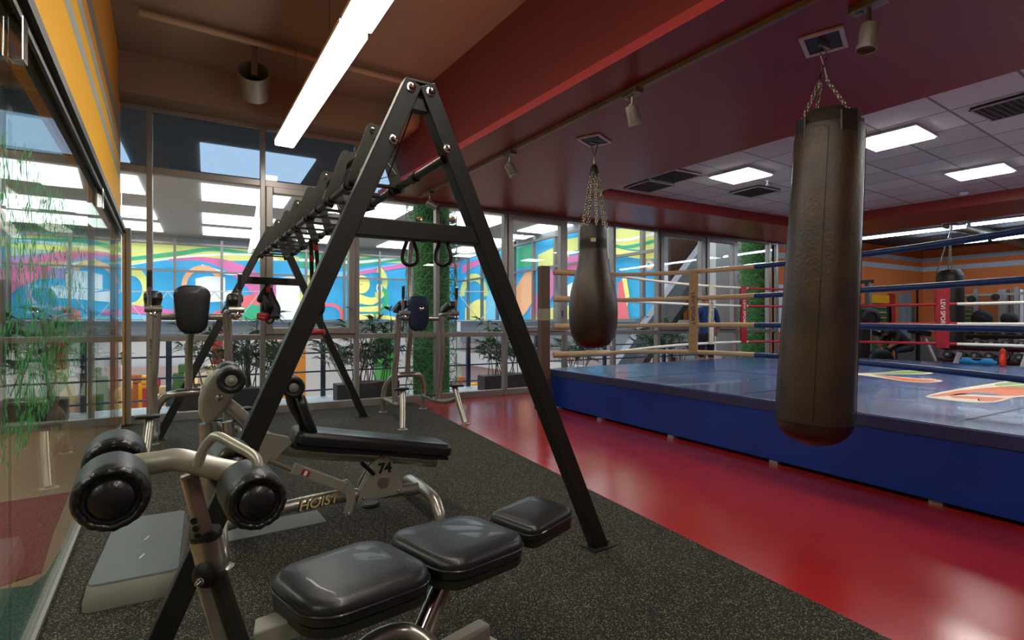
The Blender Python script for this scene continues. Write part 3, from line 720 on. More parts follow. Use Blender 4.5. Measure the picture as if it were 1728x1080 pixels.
panel(6.65, .9, 'square ceiling lamp outside the right picture edge'); panel(9.0, .9, 'square ceiling lamp outside the right picture edge, farther'); panel(6.8, -2.0, 'square ceiling lamp behind the camera')  # three panels out of view, added to brighten the room
for k, (a, b) in enumerate(((6.64, 4.65), (4.6, 2.6), (2.55, .5))):
    tube_lamp((13.0, a, 3.10), (13.0, b, 3.08), .07, ['far end tube of the nearer fluorescent row over the weights area', 'tube of the nearer fluorescent row, close to the picture edge', 'tube of the nearer row outside the picture'][k], 'tube_far', 2, 'steel_beam', 3.295, 'nearer fluorescent row over the weights area')
for k, (a, b) in enumerate(((6.59, 5.15), (5.1, 3.65), (3.6, .7))):
    tube_lamp((15.5, a, 3.07), (15.5, b, 3.07), .07, ['left tube of the farther fluorescent row, starting above the black bag', 'middle tube of the farther fluorescent row, right of the black bag', 'tube of the farther row outside the picture'][k], 'tube_far', 2, 'steel_beam', 3.295, 'farther fluorescent row over the weights area')
for k, y_ in enumerate((5.2, 2.2, -1.0)):  # lamps added to brighten the floor seen behind the glass
    tube_lamp((-3.2, y_-1.2, 3.5), (-3.2, y_+1.2, 3.5), .5, ['lamp in the neighbouring room nearest the windows', 'middle lamp of the neighbouring room', 'lamp of the neighbouring room behind the camera'][k], 'tube')
# diffusers in tile ceiling
def vent(px, py, label, s_=.55):
    c = FZ(px, 2*CY-py, 2*H-3.17); c = V(c.x, c.y, 3.17)
    t = thing('ceiling_vent', c, label, 'air vent', 'square air vents in the tile ceiling')
    q = MB(); q.box(c, (s_, s_, .02)); q.build('backing', 'black_plastic', t)
    q = MB()
    for k in range(7): q.box(c+V(0, -s_/2+.04+k*s_/7, -.014), (s_*.92, .02, .012))
    q.build('slats', 'alu', t)
def CZ(px, py, z): return P(px, py, (z-H)*F/(CY-py))
for px, py, lab in ((1137, 297, 'air vent at the left end of the tile ceiling'), (1273, 323, 'air vent below the left square lamp'), (1095, 314, 'air vent tucked by the red soffit edge'), (1715, 178, 'air vent at the right picture edge')):
    c = CZ(px, py, 3.175); t = thing('ceiling_vent', c, lab, 'air vent', 'square air vents in the tile ceiling')
    q = MB(); q.box(c, (.50, .50, .02)); q.build('backing', 'black_plastic', t)
    q = MB(); q.box(c+V(0, .25, -.012), (.52, .02, .012)); q.box(c+V(0, -.25, -.012), (.52, .02, .012)); q.box(c+V(.25, 0, -.012), (.02, .52, .012)); q.box(c+V(-.25, 0, -.012), (.02, .52, .012)); q.build('vent_frame', 'tiles_plain', t)
    q = MB()
    for k in range(9): q.box(c+V(0, -.21+k*.052, -.012), (.47, .022, .008), Matrix.Rotation(.5, 3, 'X'))
    q.build('slats', 'duct', t)
for px, py, lab in ((1295, 306, 'small sprinkler head beside the left square lamp'), (806, 346, 'small dark red sprinkler in the soffit above the windows, left'), (904, 360, 'small dark red sprinkler in the soffit above the windows, middle'), (980, 367, 'small dark red sprinkler in the soffit, right of pear bag chain')):
    c = CZ(px, py, 3.17 if px > 1200 else 3.01); q = MB(); q.lathe(c+V(0, 0, -.06), (0, 0, 1), [(.012, 0), (.03, .01), (.012, .02), (.01, .05), (.03, .07)], 12)
    tag(q.build('sprinkler', 'white_strip' if px > 1200 else 'red_paint', smooth=True), lab, 'sprinkler')
c = CZ(1627, 325, 3.17); q = MB(); q.lathe(c+V(0, 0, -.04), (0, 0, 1), [(.03, 0), (.05, .02), (.06, .04)], 16); tag(q.build('smoke_detector', 'white_strip', smooth=True), 'round white smoke detector near the right square lamp', 'smoke detector')
# lighting track and spots
def tx(y): return 3.03-.05*y
q = MB(); q.bar(V(tx(-2), -2, 3.0), V(tx(7.3), 7.3, 3.0), .04, .036); o = q.build('lighting_track', 'alu_warm'); tag(o, 'long straight lighting track under the red ceiling', 'lighting track')
def spot(c, aim, label, s_=1.0):
    c = Vector(c); t = thing('track_spotlight', c, label, 'spotlight', 'silver spotlights under the red ceiling'); aim = Vector(aim).normalized()
    q = MB(); q.box(c+V(0, 0, -.045), (.075*s_, .17*s_, .045*s_)); q.cyl(c+V(0, .05, -.067), c+V(0, .05, -.08), .02); q.build('adapter', 'spot_metal', t, bevel=.005)
    j = c+V(0, 0, -.15*s_)
    q = MB(); q.cyl(c+V(0, 0, -.06), j, .011, n=10); q.cyl(j+V(-.02, 0, 0), j+V(.02, 0, 0), .022, n=12); q.build('arm', 'spot_metal', t, smooth=True)
    q = MB(); a = j+V(0, 0, -.04)-aim*.05
    q.lathe(a, aim, [(.03, 0), (.045, .006), (.048, .02), (.048, .12), (.053, .125), (.053, .15), (.047, .152), (.045, .135)], 24); q.build('lamp_head', 'spot_metal', t, smooth=True)
    q = MB(); q.lathe(a+aim*.13, aim, [(.044, 0), (.044, .004)], 20); q.build('lens', 'vinyl_grey', t)
spot((tx(3.13), 3.13, 3.02), (.35, .1, -.8), 'silver track spotlight between the two hanging bags')
spot((tx(4.9), 4.9, 3.02), (.6, .1, -.75), 'silver track spotlight left of the pear bag chain')
spot((tx(7.0), 6.95, 3.02), (.8, -.2, -.4), 'silver track spotlight farthest away, in front of the hedge column')
spot((3.27, 1.62, 3.05), (-.1, .1, -1), 'silver spotlight cut by the picture top, left above the big bag', 1.1)

# ================================================================== PUNCH BAGS
def chain(a, b, m=.006, L=.034, col='chain', parent=None, name='chain'):
    a, b = Vector(a), Vector(b); n = max(3, int((b-a).length/(L*.78))); d = (b-a).normalized(); u = d.cross(V(.3, .9, 0)).normalized(); v = d.cross(u); q = MB()
    for k in range(n):
        c = a.lerp(b, (k+.5)/n); s_ = u if k % 2 else v
        pts = [c+d*(L/2*math.cos(t))+s_*(L*.3*math.sin(t)) for t in [2*PI*j/8 for j in range(8)]]
        q.tube(pts, m*.6, 5, closed=True)
    return q.build(name, col, parent, smooth=True)
def ceiling_plate(c, t, rot=0):
    R = Matrix.Rotation(rot, 3, 'Z'); q = MB()
    for dx, dy, sx, sy in ((0, .11, .30, .025), (0, -.11, .30, .025), (.14, 0, .025, .2), (-.14, 0, .025, .2)): q.box(c+R@V(dx, dy, -.008), (sx, sy, .014), R)
    q.build('plate_frame', 'white_strip', t); q = MB(); q.box(c+V(0, 0, -.004), (.27, .21, .006), R); q.build('plate_recess', 'black_plastic', t)
    q = MB(); q.cyl(c+V(-.06, 0, -.03), c+V(.06, 0, -.03), .012); q.build('hanger_bar', 'chain', t)
def heavy(top, ztop, zbot, r_top, r_bot, tilt, label, leather, lean, zc_=3.02, detail=True, spreader=True):
    t = thing('punching_bag', V(top.x, top.y, zbot), label, 'punching bag')
    c = V(top.x, top.y, zc_); ceiling_plate(c, t, .4)
    hook = V(top.x, top.y, zc_-.17)
    q = MB()
    for s_ in (-1, 1): q.tube([c+V(.02*s_, 0, -.03), c+V(.03*s_, 0, -.1), c+V(0, 0, -.16)], .006, 6, sm=4)
    q.tube([hook+V(0, 0, .02), hook+V(-.05, 0, -.09), hook+V(-.02, .02, -.1), hook+V(0, 0, .02), hook+V(.055, 0, -.09)], .007, 6); q.build('shackle', 'chrome', t, smooth=True)
    ax0 = V(top.x, top.y, ztop)+V(lean.x*.15, lean.y*.15, 0)+RT*.055*(1 if detail else 0); ax1 = V(top.x, top.y, zbot)+lean; ax = (ax1-ax0)
    Lb = ax.length; ax.normalize()
    pr = [(r_top*.60, 0), (r_top*.70, .012), (r_top*.80, .04), (r_top*.90, .08), (r_top*.97, .115), (r_top, .16)]
    for k in range(1, 9): u = k/8; pr.append((r_top+(r_bot-r_top)*u, .16+(Lb-.16-.2)*u))
    for k in range(1, 7): a = k/6*PI/2; pr.append((r_bot*(math.cos(a)*.92+.08*(1-k/6))+.0, Lb-.2+.2*math.sin(a)*.8*(1 if 1 else 0)))
    q = MB(); q.lathe(ax0, ax, [p for p in pr if p[1] >= .114 and p[1] <= Lb-.17], 40); body = q.build('bag_body', leather, t, smooth=True)
    q = MB(); q.lathe(ax0, ax, [p for p in pr if p[1] <= .12], 40); q.build('bag_top', 'bag_top', t, smooth=True)
    q = MB(); q.lathe(ax0, ax, [p for p in pr if p[1] >= Lb-.205], 40); q.build('bag_base', leather if not detail else 'bag_black', t, smooth=True)
    if detail:
        for k in range(4):   # seams and strap patches
            a = .5+k*PI/2; u = V(math.cos(a), math.sin(a), 0)
            s_ = MB(); s_.tube([ax0+ax*.15+u*(r_top*1.0), ax0+ax*(Lb*.5)+u*((r_top+r_bot)/2+.001), ax0+ax*(Lb-.22)+u*(r_bot+.001)], .0035, 5); s_.build('seam', 'bag_black', t)
    for k in range(4 if detail else 3):
        a = k*PI/2+(-2.05 if detail else .5); u = V(math.cos(a), math.sin(a), 0); e = ax0+u*r_top*.93+ax*.06
        chain(hook+V(0, 0, -.09)+u*.03, e, .0075 if detail else .01, .034, 'chain', t)
        q = MB(); q.tube([e+V(0, 0, .02), e+u.cross(V(0, 0, 1))*.028, e+V(0, 0, -.035), e-u.cross(V(0, 0, 1))*.028], .005, 6, closed=True, sm=3); q.build('d_ring', 'chain', t, smooth=True)
        if detail:
            w_ = u.cross(V(0, 0, 1)); q = MB(); cc_ = ax0+u*(r_top*.955)+ax*.12
            q.bar(cc_+V(0, 0, .07), cc_-V(0, 0, .07)+u*.002, .11, .014, up=u); q.build('strap_patch', 'bag_black', t, bevel=.008)
    return t
hb = CZ(1390, 70, 3.02)
heavy(hb, 2.56, .36, .200, .227, 0, 'tall worn brown leather heavy bag hanging in front of the ring', 'bag_leather', -RT*.075)
bb = P(1603, 540, 9.9)
heavy(V(bb.x, bb.y, 0), 2.17, .62, .21, .22, 0, 'black heavy bag hanging behind the ring corner with red strap', 'bag_black', V(0, 0, 0), 3.02, False)
# pear bag
pc = CZ(1003, 236, 3.02)
t = thing('punching_bag', V(pc.x, pc.y, .94), 'pear shaped brown leather bag hanging on a cluster of thin chains', 'punching bag')
ceiling_plate(pc, t, .45)
q = MB()
for s_ in (-1, 1): q.tube([pc+V(.05*s_, 0, -.02), pc+V(.02*s_, 0, -.12), pc+V(0, 0, -.17)], .005, 6, sm=3)
q.cyl(pc+V(0, 0, -.17), pc+V(0, 0, -.26), .009); q.build('hook', 'chain', t, smooth=True)
q = MB(); q.lathe(pc+V(0, 0, -.36), (0, 0, 1), [(.045, 0), (.048, .02), (.035, .08), (.02, .11)], 16); q.build('chain_cap', 'bag_black', t, smooth=True)
for k in range(9):
    a = 2*PI*k/9; u = V(math.cos(a), math.sin(a), 0); chain(pc+u*.04+V(0, 0, -.36), V(pc.x, pc.y, 2.14)+u*.125, .0085, .034, 'chain', t)
pr = [(.1, 2.16), (.125, 2.15), (.135, 2.1), (.135, 2.02), (.138, 1.92), (.145, 1.84), (.165, 1.74), (.195, 1.62), (.225, 1.50), (.24, 1.38), (.243, 1.27), (.235, 1.15), (.21, 1.05), (.16, .975), (.09, .945), (.0, .935)]
q = MB(); q.lathe(V(pc.x, pc.y, 0)-RT*.012, (0, 0, 1), pr[3:], 40); q.build('bag_body', 'bag_leather', t, smooth=True)
q = MB(); q.lathe(V(pc.x, pc.y, 0)-RT*.012, (0, 0, 1), pr[:5], 40); q.build('bag_collar', 'bag_top', t, smooth=True)
fd = (V(-.62, -.78, 0)).normalized()
q = MB(); q.box(V(pc.x, pc.y, 2.0)+fd*.135-RT*.012, (.05, .008, .035), Matrix.Rotation(math.atan2(fd.y, fd.x)+PI/2, 3, 'Z')); q.build('patch', 'chain', t)

# ================================================================== BOXING RING
ZR = .53
pl = [V(4.20, 6.32, 0), V(10.45, 6.55, 0), V(10.5, .2, 0), V(4.10, .2, 0)]
rg = thing('boxing_ring', V(7.3, 3.3, 0), 'blue boxing ring platform with padded canvas floor', 'boxing ring')
q = MB(); q.prism([p+V(0, 0, .03) for p in pl][::-1], (0, 0, ZR-.035)); q.build('skirt', 'blue_vinyl', rg, bevel=.01)
q = MB(); q.prism([p+V(0, 0, ZR-.005)+(V(7.3, 3.3, 0)-p).normalized()*.015 for p in pl][::-1], (0, 0, .012)); q.build('canvas', 'ring_canvas', rg, bevel=.004)
q = MB()
for i in range(4):
    a, b = pl[i], pl[(i+1) % 4]; n = (b-a).cross(V(0, 0, 1)).normalized(); n = n if (V(7.3, 3.3, 0)-a).dot(n) < 0 else -n
    q.bar(a+n*.004+V(0, 0, ZR-.042), b+n*.004+V(0, 0, ZR-.042), .012, .082)
q.build('edge_trim', 'ring_trim', rg)
for x_, y_ in [(4.185, .5+k*1.15) for k in range(5)]+[(10.3, .5), (10.3, 6.2), (4.5, 6.2), (7.3, 6.3)]: q = MB(); q.b2((x_-.04, y_-.04, 0), (x_+.04, y_+.04, .03)); q.build('foot_block', 'alu', rg)
# seams and printed artwork on the canvas
q = MB()
for y_ in (1.6, 3.2, 4.8): q.b2((4.3, y_-.012, ZR+.006), (10.4, y_+.012, ZR+.0085))
for (a, b) in (((1450, 649), (1590, 662)), ((1460, 600+33), (1728, 645))): pass
for x_ in (6.1, 8.2): q.b2((x_-.015, .25, ZR+.006), (x_+.015, 6.4, ZR+.0085))
q.build('canvas_seam', 'ring_trim', rg)
ZC = ZR+.0090
def flat(pts, m, name, z=ZC, sm=4):
    q = MB(); pp = [FZ(x, y, z) for x, y in pts]; pp = cat(pp, sm, True) if sm else pp
    n = len(pp); c = sum(pp, V(0, 0, 0))/n
    q.add(pp+[c], [(i, (i+1) % n, n) for i in range(n)]); return q.build(name, m, rg)
mat('print_orange', 'd0682e', .5); mat('print_green', '7ba04e', .5); mat('print_cream', 'dcd2b8', .5); mat('print_slate', '5d6a86', .5)
flat([(1436, 630), (1475, 629), (1535, 625), (1568, 628), (1576, 629), (1560, 631.5), (1500, 631.5), (1450, 632)], 'print_cream', 'printed_flame')
flat([(1470, 630), (1535, 626), (1566, 628.6), (1540, 630.5), (1500, 630.8)], 'print_green', 'printed_flame', ZC+.001)
flat([(1440, 632), (1470, 632), (1530, 637), (1575, 640), (1591, 643), (1570, 645.5), (1530, 644), (1490, 638), (1460, 634)], 'print_cream', 'printed_flame')
flat([(1475, 633), (1530, 638), (1570, 641), (1584, 643), (1566, 644.4), (1530, 643), (1495, 637)], 'print_orange', 'printed_flame', ZC+.001)
flat([(1561, 669), (1590, 661), (1640, 652), (1700, 643), (1760, 634), (1800, 640), (1790, 662), (1715, 670), (1700, 674), (1678, 679), (1640, 679), (1590, 674)], 'print_cream', 'printed_logo', ZC, 2)
flat([(1700, 645), (1760, 636), (1795, 641), (1790, 655), (1690, 652), (1680, 648)], 'print_green', 'printed_logo', ZC+.001, 2)
flat([(1567, 669), (1595, 663), (1640, 656), (1680, 652), (1780, 657), (1785, 661), (1715, 668), (1665, 667), (1620, 664), (1600, 668)], 'print_orange', 'printed_logo', ZC+.001, 2)
flat([(1600, 668), (1640, 668.5), (1680, 670.5), (1698, 672), (1676, 677.5), (1650, 677), (1655, 674), (1610, 671.5)], 'print_orange', 'printed_logo', ZC+.001, 0)
flat([(1625, 664), (1645, 661.5), (1690, 665), (1680, 667.5)], 'print_slate', 'printed_logo', ZC+.002, 0)
for k in range(5):
    flat([(1600+k*22, 659-k*2), (1640+k*22, 656-k*2), (1644+k*22, 657-k*2), (1604+k*22, 660-k*2)], 'print_cream', 'printed_logo', ZC+.002, 0)

# ropes: four levels, each side its own rope, with coloured sleeves
Cn = V(4.95, 5.85, 0); Cf = V(9.8, 5.85, 0); Cr = V(9.8, 1.0, 0); Cx = V(4.95, 1.0, 0)
zr = [.87, 1.17, 1.465, 1.76]
lv = ['lowest', 'second lowest', 'second highest', 'top']
def rope(a, b, z, splits, r, label, dz0=0.0, dz1=0.0):
    t = thing('ring_rope', V(a.x, a.y, z), label, 'ring rope', 'boxing ring ropes'); N = 24
    def pt(u): return a.lerp(b, u)+V(0, 0, z+dz0*(1-u)**4+dz1*u**4)
    u0 = 0
    for u1, m in splits:
        q = MB(); q.tube([pt(u0+(u1-u0)*k/10) for k in range(11)], r, 12); q.build('rope_sleeve', m, t, smooth=True); u0 = u1
for i, z in enumerate(zr):
    e = [-.5, -.15, .2, .5][i]*.22
    u_ = .475; rope(Cn, Cx, z, [(u_, 'rope_tan'), (1, 'rope_blue')], .026, lv[i]+' thick rope on the near side, tan then blue', e, e)
    rope(Cn, Cf, z, [(.62, 'rope_white'), (1, 'rope_red')], .02, lv[i]+' thin rope on the window side, white then red', e, e*.4)
    rope(Cf, Cr, z, [(.46, 'rope_red'), (.5, 'rope_white'), (1, 'rope_white')], .022, lv[i]+' rope on the far side, red then white', e*.4, e*.3)
# corner post and turnbuckle sleeves
pp_ = V(4.06, 6.19, 0); R_ = Matrix.Rotation(-.1, 3, 'Z')
cp = thing('ring_post', pp_, 'plain square brown corner post at the near left corner of the ring', 'post')
q = MB(); q.box(pp_+V(0, 0, .985), (.13, .13, 1.97), R_); q.build('post_shaft', 'post_brown', cp, bevel=.006)
q = MB(); q.box(pp_+V(0, 0, 1.30), (.134, .134, .16), R_); q.build('post_label', 'post_label', cp)
q = MB(); q.box(pp_+V(0, 0, .01), (.2, .2, .02), R_); q.build('post_foot', 'frame_black', cp)
for i, z in enumerate(zr):
    e = [-.5, -.15, .2, .5][i]*.22; q = MB(); a = pp_+V(.08, -.03, z+e*1.2); b = Cn+V(0, 0, z+e)
    q.tube([a.lerp(b, .06), b], .042, 12); o = q.build('turnbuckle_cover', 'rope_tan', smooth=True, parent=None); tag(o, lv[i]+' padded tan cover between the corner post and the ropes', 'turnbuckle cover', 'padded covers at the near left ring corner')
for c_, nm in ((Cf+V(.03, .03, 0), 'brown ring post at the far window-side corner, behind the big bag'), (Cx+V(-.03, -.04, 0), 'brown ring post at the near corner beyond the right picture edge'), (Cr+V(.03, -.04, 0), 'brown ring post at the far corner beyond the right picture edge')):
    q = MB(); q.b2((c_.x-.06, c_.y-.06, 0), (c_.x+.06, c_.y+.06, 1.9)); tag(q.build('ring_post', 'post_brown'), nm, 'post')
q = MB(); q.tube([Cn+V(0, 0, .86), Cn+V(0, 0, 1.86)], .03, 10); tag(q.build('corner_strap', 'strap_white', smooth=True), 'pale strap joining the ropes behind the pear bag', 'strap')
# rope spacers
def spacer(c, d, wd, ztop, zbot, m, ink, label, up, size=.06, body='LEVI SPORT', back=True, th=.028):
    t = thing('rope_spacer', V(c.x, c.y, zbot), label, 'rope spacer'); n = d.cross(V(0, 0, 1)).normalized()
    if n.dot(-c.normalized()) < 0: n = -n
    for s_, nm in ((1, 'front_strap'), (-1, 'rear_strap')):
        off = n*(th+.004)*s_+d*(.0 if s_ > 0 else .05); q = MB(); cs = [c+off+V(0, 0, zbot+(ztop-zbot)*k/10)+d*(.006*math.sin(k*1.3)) for k in range(11)]
        vs = []
        for p_ in cs: vs += [p_-d*wd/2, p_+d*wd/2, p_+d*wd/2+n*.006, p_-d*wd/2+n*.006]
        fs = [(0, 1, 2, 3), (40, 43, 42, 41)]
        for k in range(10):
            for j in range(4): fs.append((k*4+j, (k+1)*4+j, (k+1)*4+(j+1) % 4, k*4+(j+1) % 4))
        q.add(vs, fs); q.build(nm, m, t, smooth=True)
    zm = (ztop+zbot)/2+.03
    # lettering runs down the strap
    dr = d if n.cross(V(0, 0, 1)).dot(d) > 0 else -d
    X = V(0, 0, -1); Z = n; Y = Z.cross(X)
    text_mesh(body, size, frame4(c+n*(th+.013)+V(0, 0, zm), X, Y, Z), 'lettering', ink, t)
spacer(V(4.95, 4.33, 0), V(0, 1, 0), .125, 1.80, .84, 'strap_tan', 'ink', 'wide tan rope spacer with black lettering on the near ropes', None, .075)
spacer(V(7.02, 5.85, 0), V(1, 0, 0), .10, 1.79, .84, 'strap_white', 'ink', 'whitish rope spacer with dark lettering on the window-side ropes', None, .08)
spacer(V(7.82, 5.85, 0), V(1, 0, 0), .14, 1.80, .84, 'strap_red', 'ink_white', 'red rope spacer on the window-side ropes next to the tan ones', None, .085)
sp = PX(1593, 530, 9.8)
spacer(V(9.8, sp.y, 0), V(0, 1, 0), .17, 1.80, .80, 'strap_red', 'ink_white', 'red rope spacer with white lettering in front of the black bag', None, .085)
# bottle and towel on the ring edge
b0 = V(10.25, PX(1692, 600, 10.25).y, ZR+.007)
t = thing('water_bottle', b0, 'orange-red sports bottle standing on the far ring edge', 'bottle')
q = MB(); q.lathe(b0, (0, 0, 1), [(.03, 0), (.04, .01), (.04, .16), (.034, .175), (.034, .19)], 20); q.build('bottle_body', 'bottle_red', t, smooth=True)
q = MB(); q.lathe(b0+V(0, 0, .19), (0, 0, 1), [(.036, 0), (.036, .05), (.02, .06), (.015, .08)], 20); q.build('bottle_cap', 'bottle_red', t, smooth=True)
q = MB(); a = V(10.25, PX(1683, 610, 10.25).y, ZR+.045)
q.tube([a, a+V(0, .12, .02), a+V(.02, .25, -.005), a+V(0, .38, .02), a+V(0, .46, 0)], [.035, .05, .03, .05, .03], 12, sm=5); tag(q.build('towel', 'towel', smooth=True), 'crumpled bright blue towel lying on the far ring edge', 'towel')

# ================================================================== A-FRAME RACK (suspension / monkey bars)
NA = V(.82, 2.27, 2.26); FA = V(.665, 6.6, 2.27); NL = V(-.17, 2.29, 0); NR = V(1.82, 2.24, 0); FL = V(-.43, 6.46, 0); FR = V(1.73, 6.76, 0)
rk = thing('suspension_rack', V(.75, 4.4, 0), 'black steel A-frame rack with a ladder of bars along its top', 'training rack')
def leg(a, b, s_=.078):
    d = (b-a).normalized(); q = MB(); q.bar(a, b, s_, s_, up=V(0, 1, 0)); o = q.build('leg', 'frame_black', rk, bevel=.004)
    q = MB(); q.box(a+V(0, 0, .006), (.17, .12, .012), Matrix.Rotation(.1, 3, 'Z'))
    for s2 in (-1, 1): q.cyl(a+V(.065*s2, 0, .01), a+V(.065*s2, 0, .022), .008, n=8)
    q.build('foot_plate', 'frame_plate', o)
    return o
for lo, ap, sg in ((NL, NA, -1), (NR, NA, 1), (FL, FA, -1), (FR, FA, 1)): leg(lo, ap+V(.030*sg, 0, -.01))
def bolt(p, n=V(0, -1, 0), r=.014, par=None):
    q = MB(); q.lathe(p, n, [(r*1.5, 0), (r*1.5, .004), (r, .005), (r, .012), (r*.6, .022), (0, .024)], 12); q.build('bolt', 'chrome', par or rk, smooth=True)
for ap, sg in ((NA, -1), (NA, 1)): bolt(ap+V(.045*sg, -.04, -.04))
for ap in (NA, FA): q = MB(); q.box(ap+V(0, 0, -.006), (.11, .078, .012)); q.build('apex_cap', 'frame_black', rk, bevel=.003)
def legpt(lo, ap, z): return lo.lerp(ap, z/ap.z)
for lo, ap in ((NL, NA), (NR, NA)): bolt(legpt(lo, ap, 1.98)+V(0, -.04, 0))
for lo, hi, ap, z in ((NL, NR, NA, 1.60), (FL, FR, FA, 1.66)):
    q = MB(); q.bar(legpt(lo, ap, z), legpt(hi, ap, z), .07, .078); q.build('crossbar', 'frame_black', rk, bevel=.004)
# apex gusset
for ap in (NA, FA): q = MB(); q.box(ap+V(0, 0, -.10), (.07, .05, .05)); q.build('apex_gusset', 'frame_black', rk)
zR = 1.94
def RL(u): return legpt(NL, NA, zR).lerp(legpt(FL, FA, zR), u)+V(.02, 0, 0)
def RR(u): return legpt(NR, NA, zR).lerp(legpt(FR, FA, zR), u)+V(-.02, 0, 0)
def RA(u): return (NA+V(0, 0, -.08)).lerp(FA+V(0, 0, -.08), u)
for fn in (RL, RR):
    q = MB(); q.tube([fn(0), fn(1)], .02, 12)
    for k in range(1, 12): p_ = fn(k/12); q.cyl(p_-V(0, .03, 0), p_+V(0, .03, 0), .027, n=12)
    q.build('side_rail', 'frame_black', rk, smooth=True)
q = MB(); q.tube([RA(0), RA(1)], .016, 10); q.build('ridge_rail', 'frame_black', rk, smooth=True)
for k in range(8):
    u = min(.99, .14+k*.124); a, b, c = RL(u), RR(u), RA(u)
    for s_, p_, nm in ((-1, a, 'upright_plate'), (1, b, 'upright_plate')):
        top = c+V(.02*s_, 0, .06); d = (top-p_).normalized(); n = V(0, 1, 0); sd = d.cross(n).normalized()*.034
        pts = [p_-sd-d*.03, p_+sd-d*.03, top+sd*.9]+[top+d*.03*math.sin(t_)+sd*.9*math.cos(t_) for t_ in (PI/4, PI/2, 3*PI/4)]+[top-sd*.9]
        q = MB(); q.prism([x+V(0, .006*s_-.004, 0) for x in pts], (0, .008, 0)); q.build(nm, 'frame_plate', rk)
    for u2 in (u, u+.06):
        if u2 < 1: q = MB(); q.bar(RL(u2), RR(u2), .05, .010, up=(0, 0, 1)); q.build('cross_plate', 'frame_plate', rk)
    if k % 2 == 0: bolt(c+V(-.02, -.014, .05), r=.009)
    q = MB(); q.tube([a+V(.05, 0, 0), RR(max(0, u-.06))+V(-.1, 0, 0), RA(u)+V(0, 0, -.03)], .003, 4); q.build('tension_wire', 'frame_black', rk)
# wire from apex
q = MB(); q.tube([NA+V(-.02, .02, -.12), legpt(NR, NA, 1.9)+V(-.22, .25, 0)], .004, 5); q.build('tension_wire', 'frame_black', rk)
# loops on the near crossbar
for px, lab in ((692, 'black teardrop hand loop hanging left on the near crossbar'), (748, 'black teardrop hand loop hanging right on the near crossbar')):
    p_ = P(px, 396, 2.44); t = thing('hand_loop', p_, lab, 'hand loop', 'hand loops on the near crossbar')
    R0 = RT; pts = []
    for x_, z_ in ((0, .0), (.022, -.05), (.034, -.09), (.03, -.125), (0, -.14), (-.03, -.125), (-.034, -.09), (-.022, -.05)):
        x_ *= 1.0; pts.append(p_+R0*x_+V(0, 0, z_))
    q = MB(); q.tube(pts, .009, 8, closed=True, sm=4); q.build('loop_grip', 'black_plastic', t, smooth=True)
    q = MB(); q.tube([p_+V(0, 0, 0), p_+V(0, 0, .06)], .008, 6); q.build('loop_strap', 'black_plastic', t)
    c_ = P(px+16, 372, 2.46); bolt(c_, (-FW), .011, t)
# suspension trainer hanging from ladder (red handles)
st = thing('suspension_trainer', P(535, 560, 4.1), 'black strap trainer with red handle hanging from the top ladder', 'suspension trainer')
for px0, px1, m in ((525, 528, 'black_plastic'), (533, 543, 'black_plastic')):
    q = MB(); q.bar(P(px0, 404, 4.1), P(px1, 552, 4.1), .03, .006, up=-FW); q.build('strap', m, st)
for px, py in ((533, 418), (526, 436)):
    q = MB(); q.bar(P(px, py-5, 4.08), P(px, py+5, 4.08), .032, .012, up=-FW); q.build('strap_buckle', 'rubber_red', st)
q = MB(); q.cyl(P(521, 561, 4.1), P(548, 560, 4.1), .022, n=14); q.build('handle', 'rubber_red', st, smooth=True)
q = MB(); q.tube([P(522, 560, 4.1), P(528, 545, 4.1), P(542, 545, 4.1), P(547, 560, 4.1)], .006, 6); q.build('handle_strap', 'black_plastic', st)
q = MB(); q.tube([P(528, 522, 4.1), P(540, 528, 4.1), P(545, 520, 4.1), P(543, 508, 4.12)], .018, 8, sm=4); q.build('strap_bundle', 'black_plastic', st, smooth=True)
# bundled trainer on the far crossbar
fb = thing('suspension_trainer', P(455, 540, 5.95), 'bundled black strap trainer with red grips on the far crossbar', 'suspension trainer')
q = MB(); q.tube([P(452, 478, 5.95), P(451, 492, 5.95)], .03, 8); q.build('strap_loop', 'black_plastic', fb)
for pts, r_ in (([(452, 488), (443, 500), (440, 508)], .045), ([(452, 488), (458, 505), (466, 522), (463, 538)], .05), ([(450, 492), (447, 512), (446, 528), (452, 536)], .04), ([(448, 500), (454, 515), (456, 530)], .05)):
    q = MB(); q.tube([P(x, y, 5.95+random.uniform(-.03, .03)) for x, y in pts], r_, 8, sm=4); q.build('strap_bundle', 'black_plastic', fb, smooth=True)
q = MB(); q.tube([P(452, 484, 5.9), P(453, 494, 5.88)], .02, 8); q.build('strap_tab', 'rubber_red', fb)
for a, b in (((436, 532), (452, 533)), ((438, 536), (450, 538))):
    q = MB(); q.cyl(P(a[0], a[1], 5.88), P(b[0], b[1], 5.86), .03, n=12); q.build('grip', 'rubber_red', fb, smooth=True)
q = MB(); q.cyl(P(458, 534, 5.88), P(472, 533, 5.9), .025, n=12); q.build('grip', 'black_plastic', fb, smooth=True)
q = MB(); q.tube([P(x, y, 5.88) for x, y in ((448, 538), (454, 546), (461, 541), (460, 534), (452, 533))], .012, 7, closed=True, sm=3); q.build('foot_loop', 'black_plastic', fb, smooth=True)

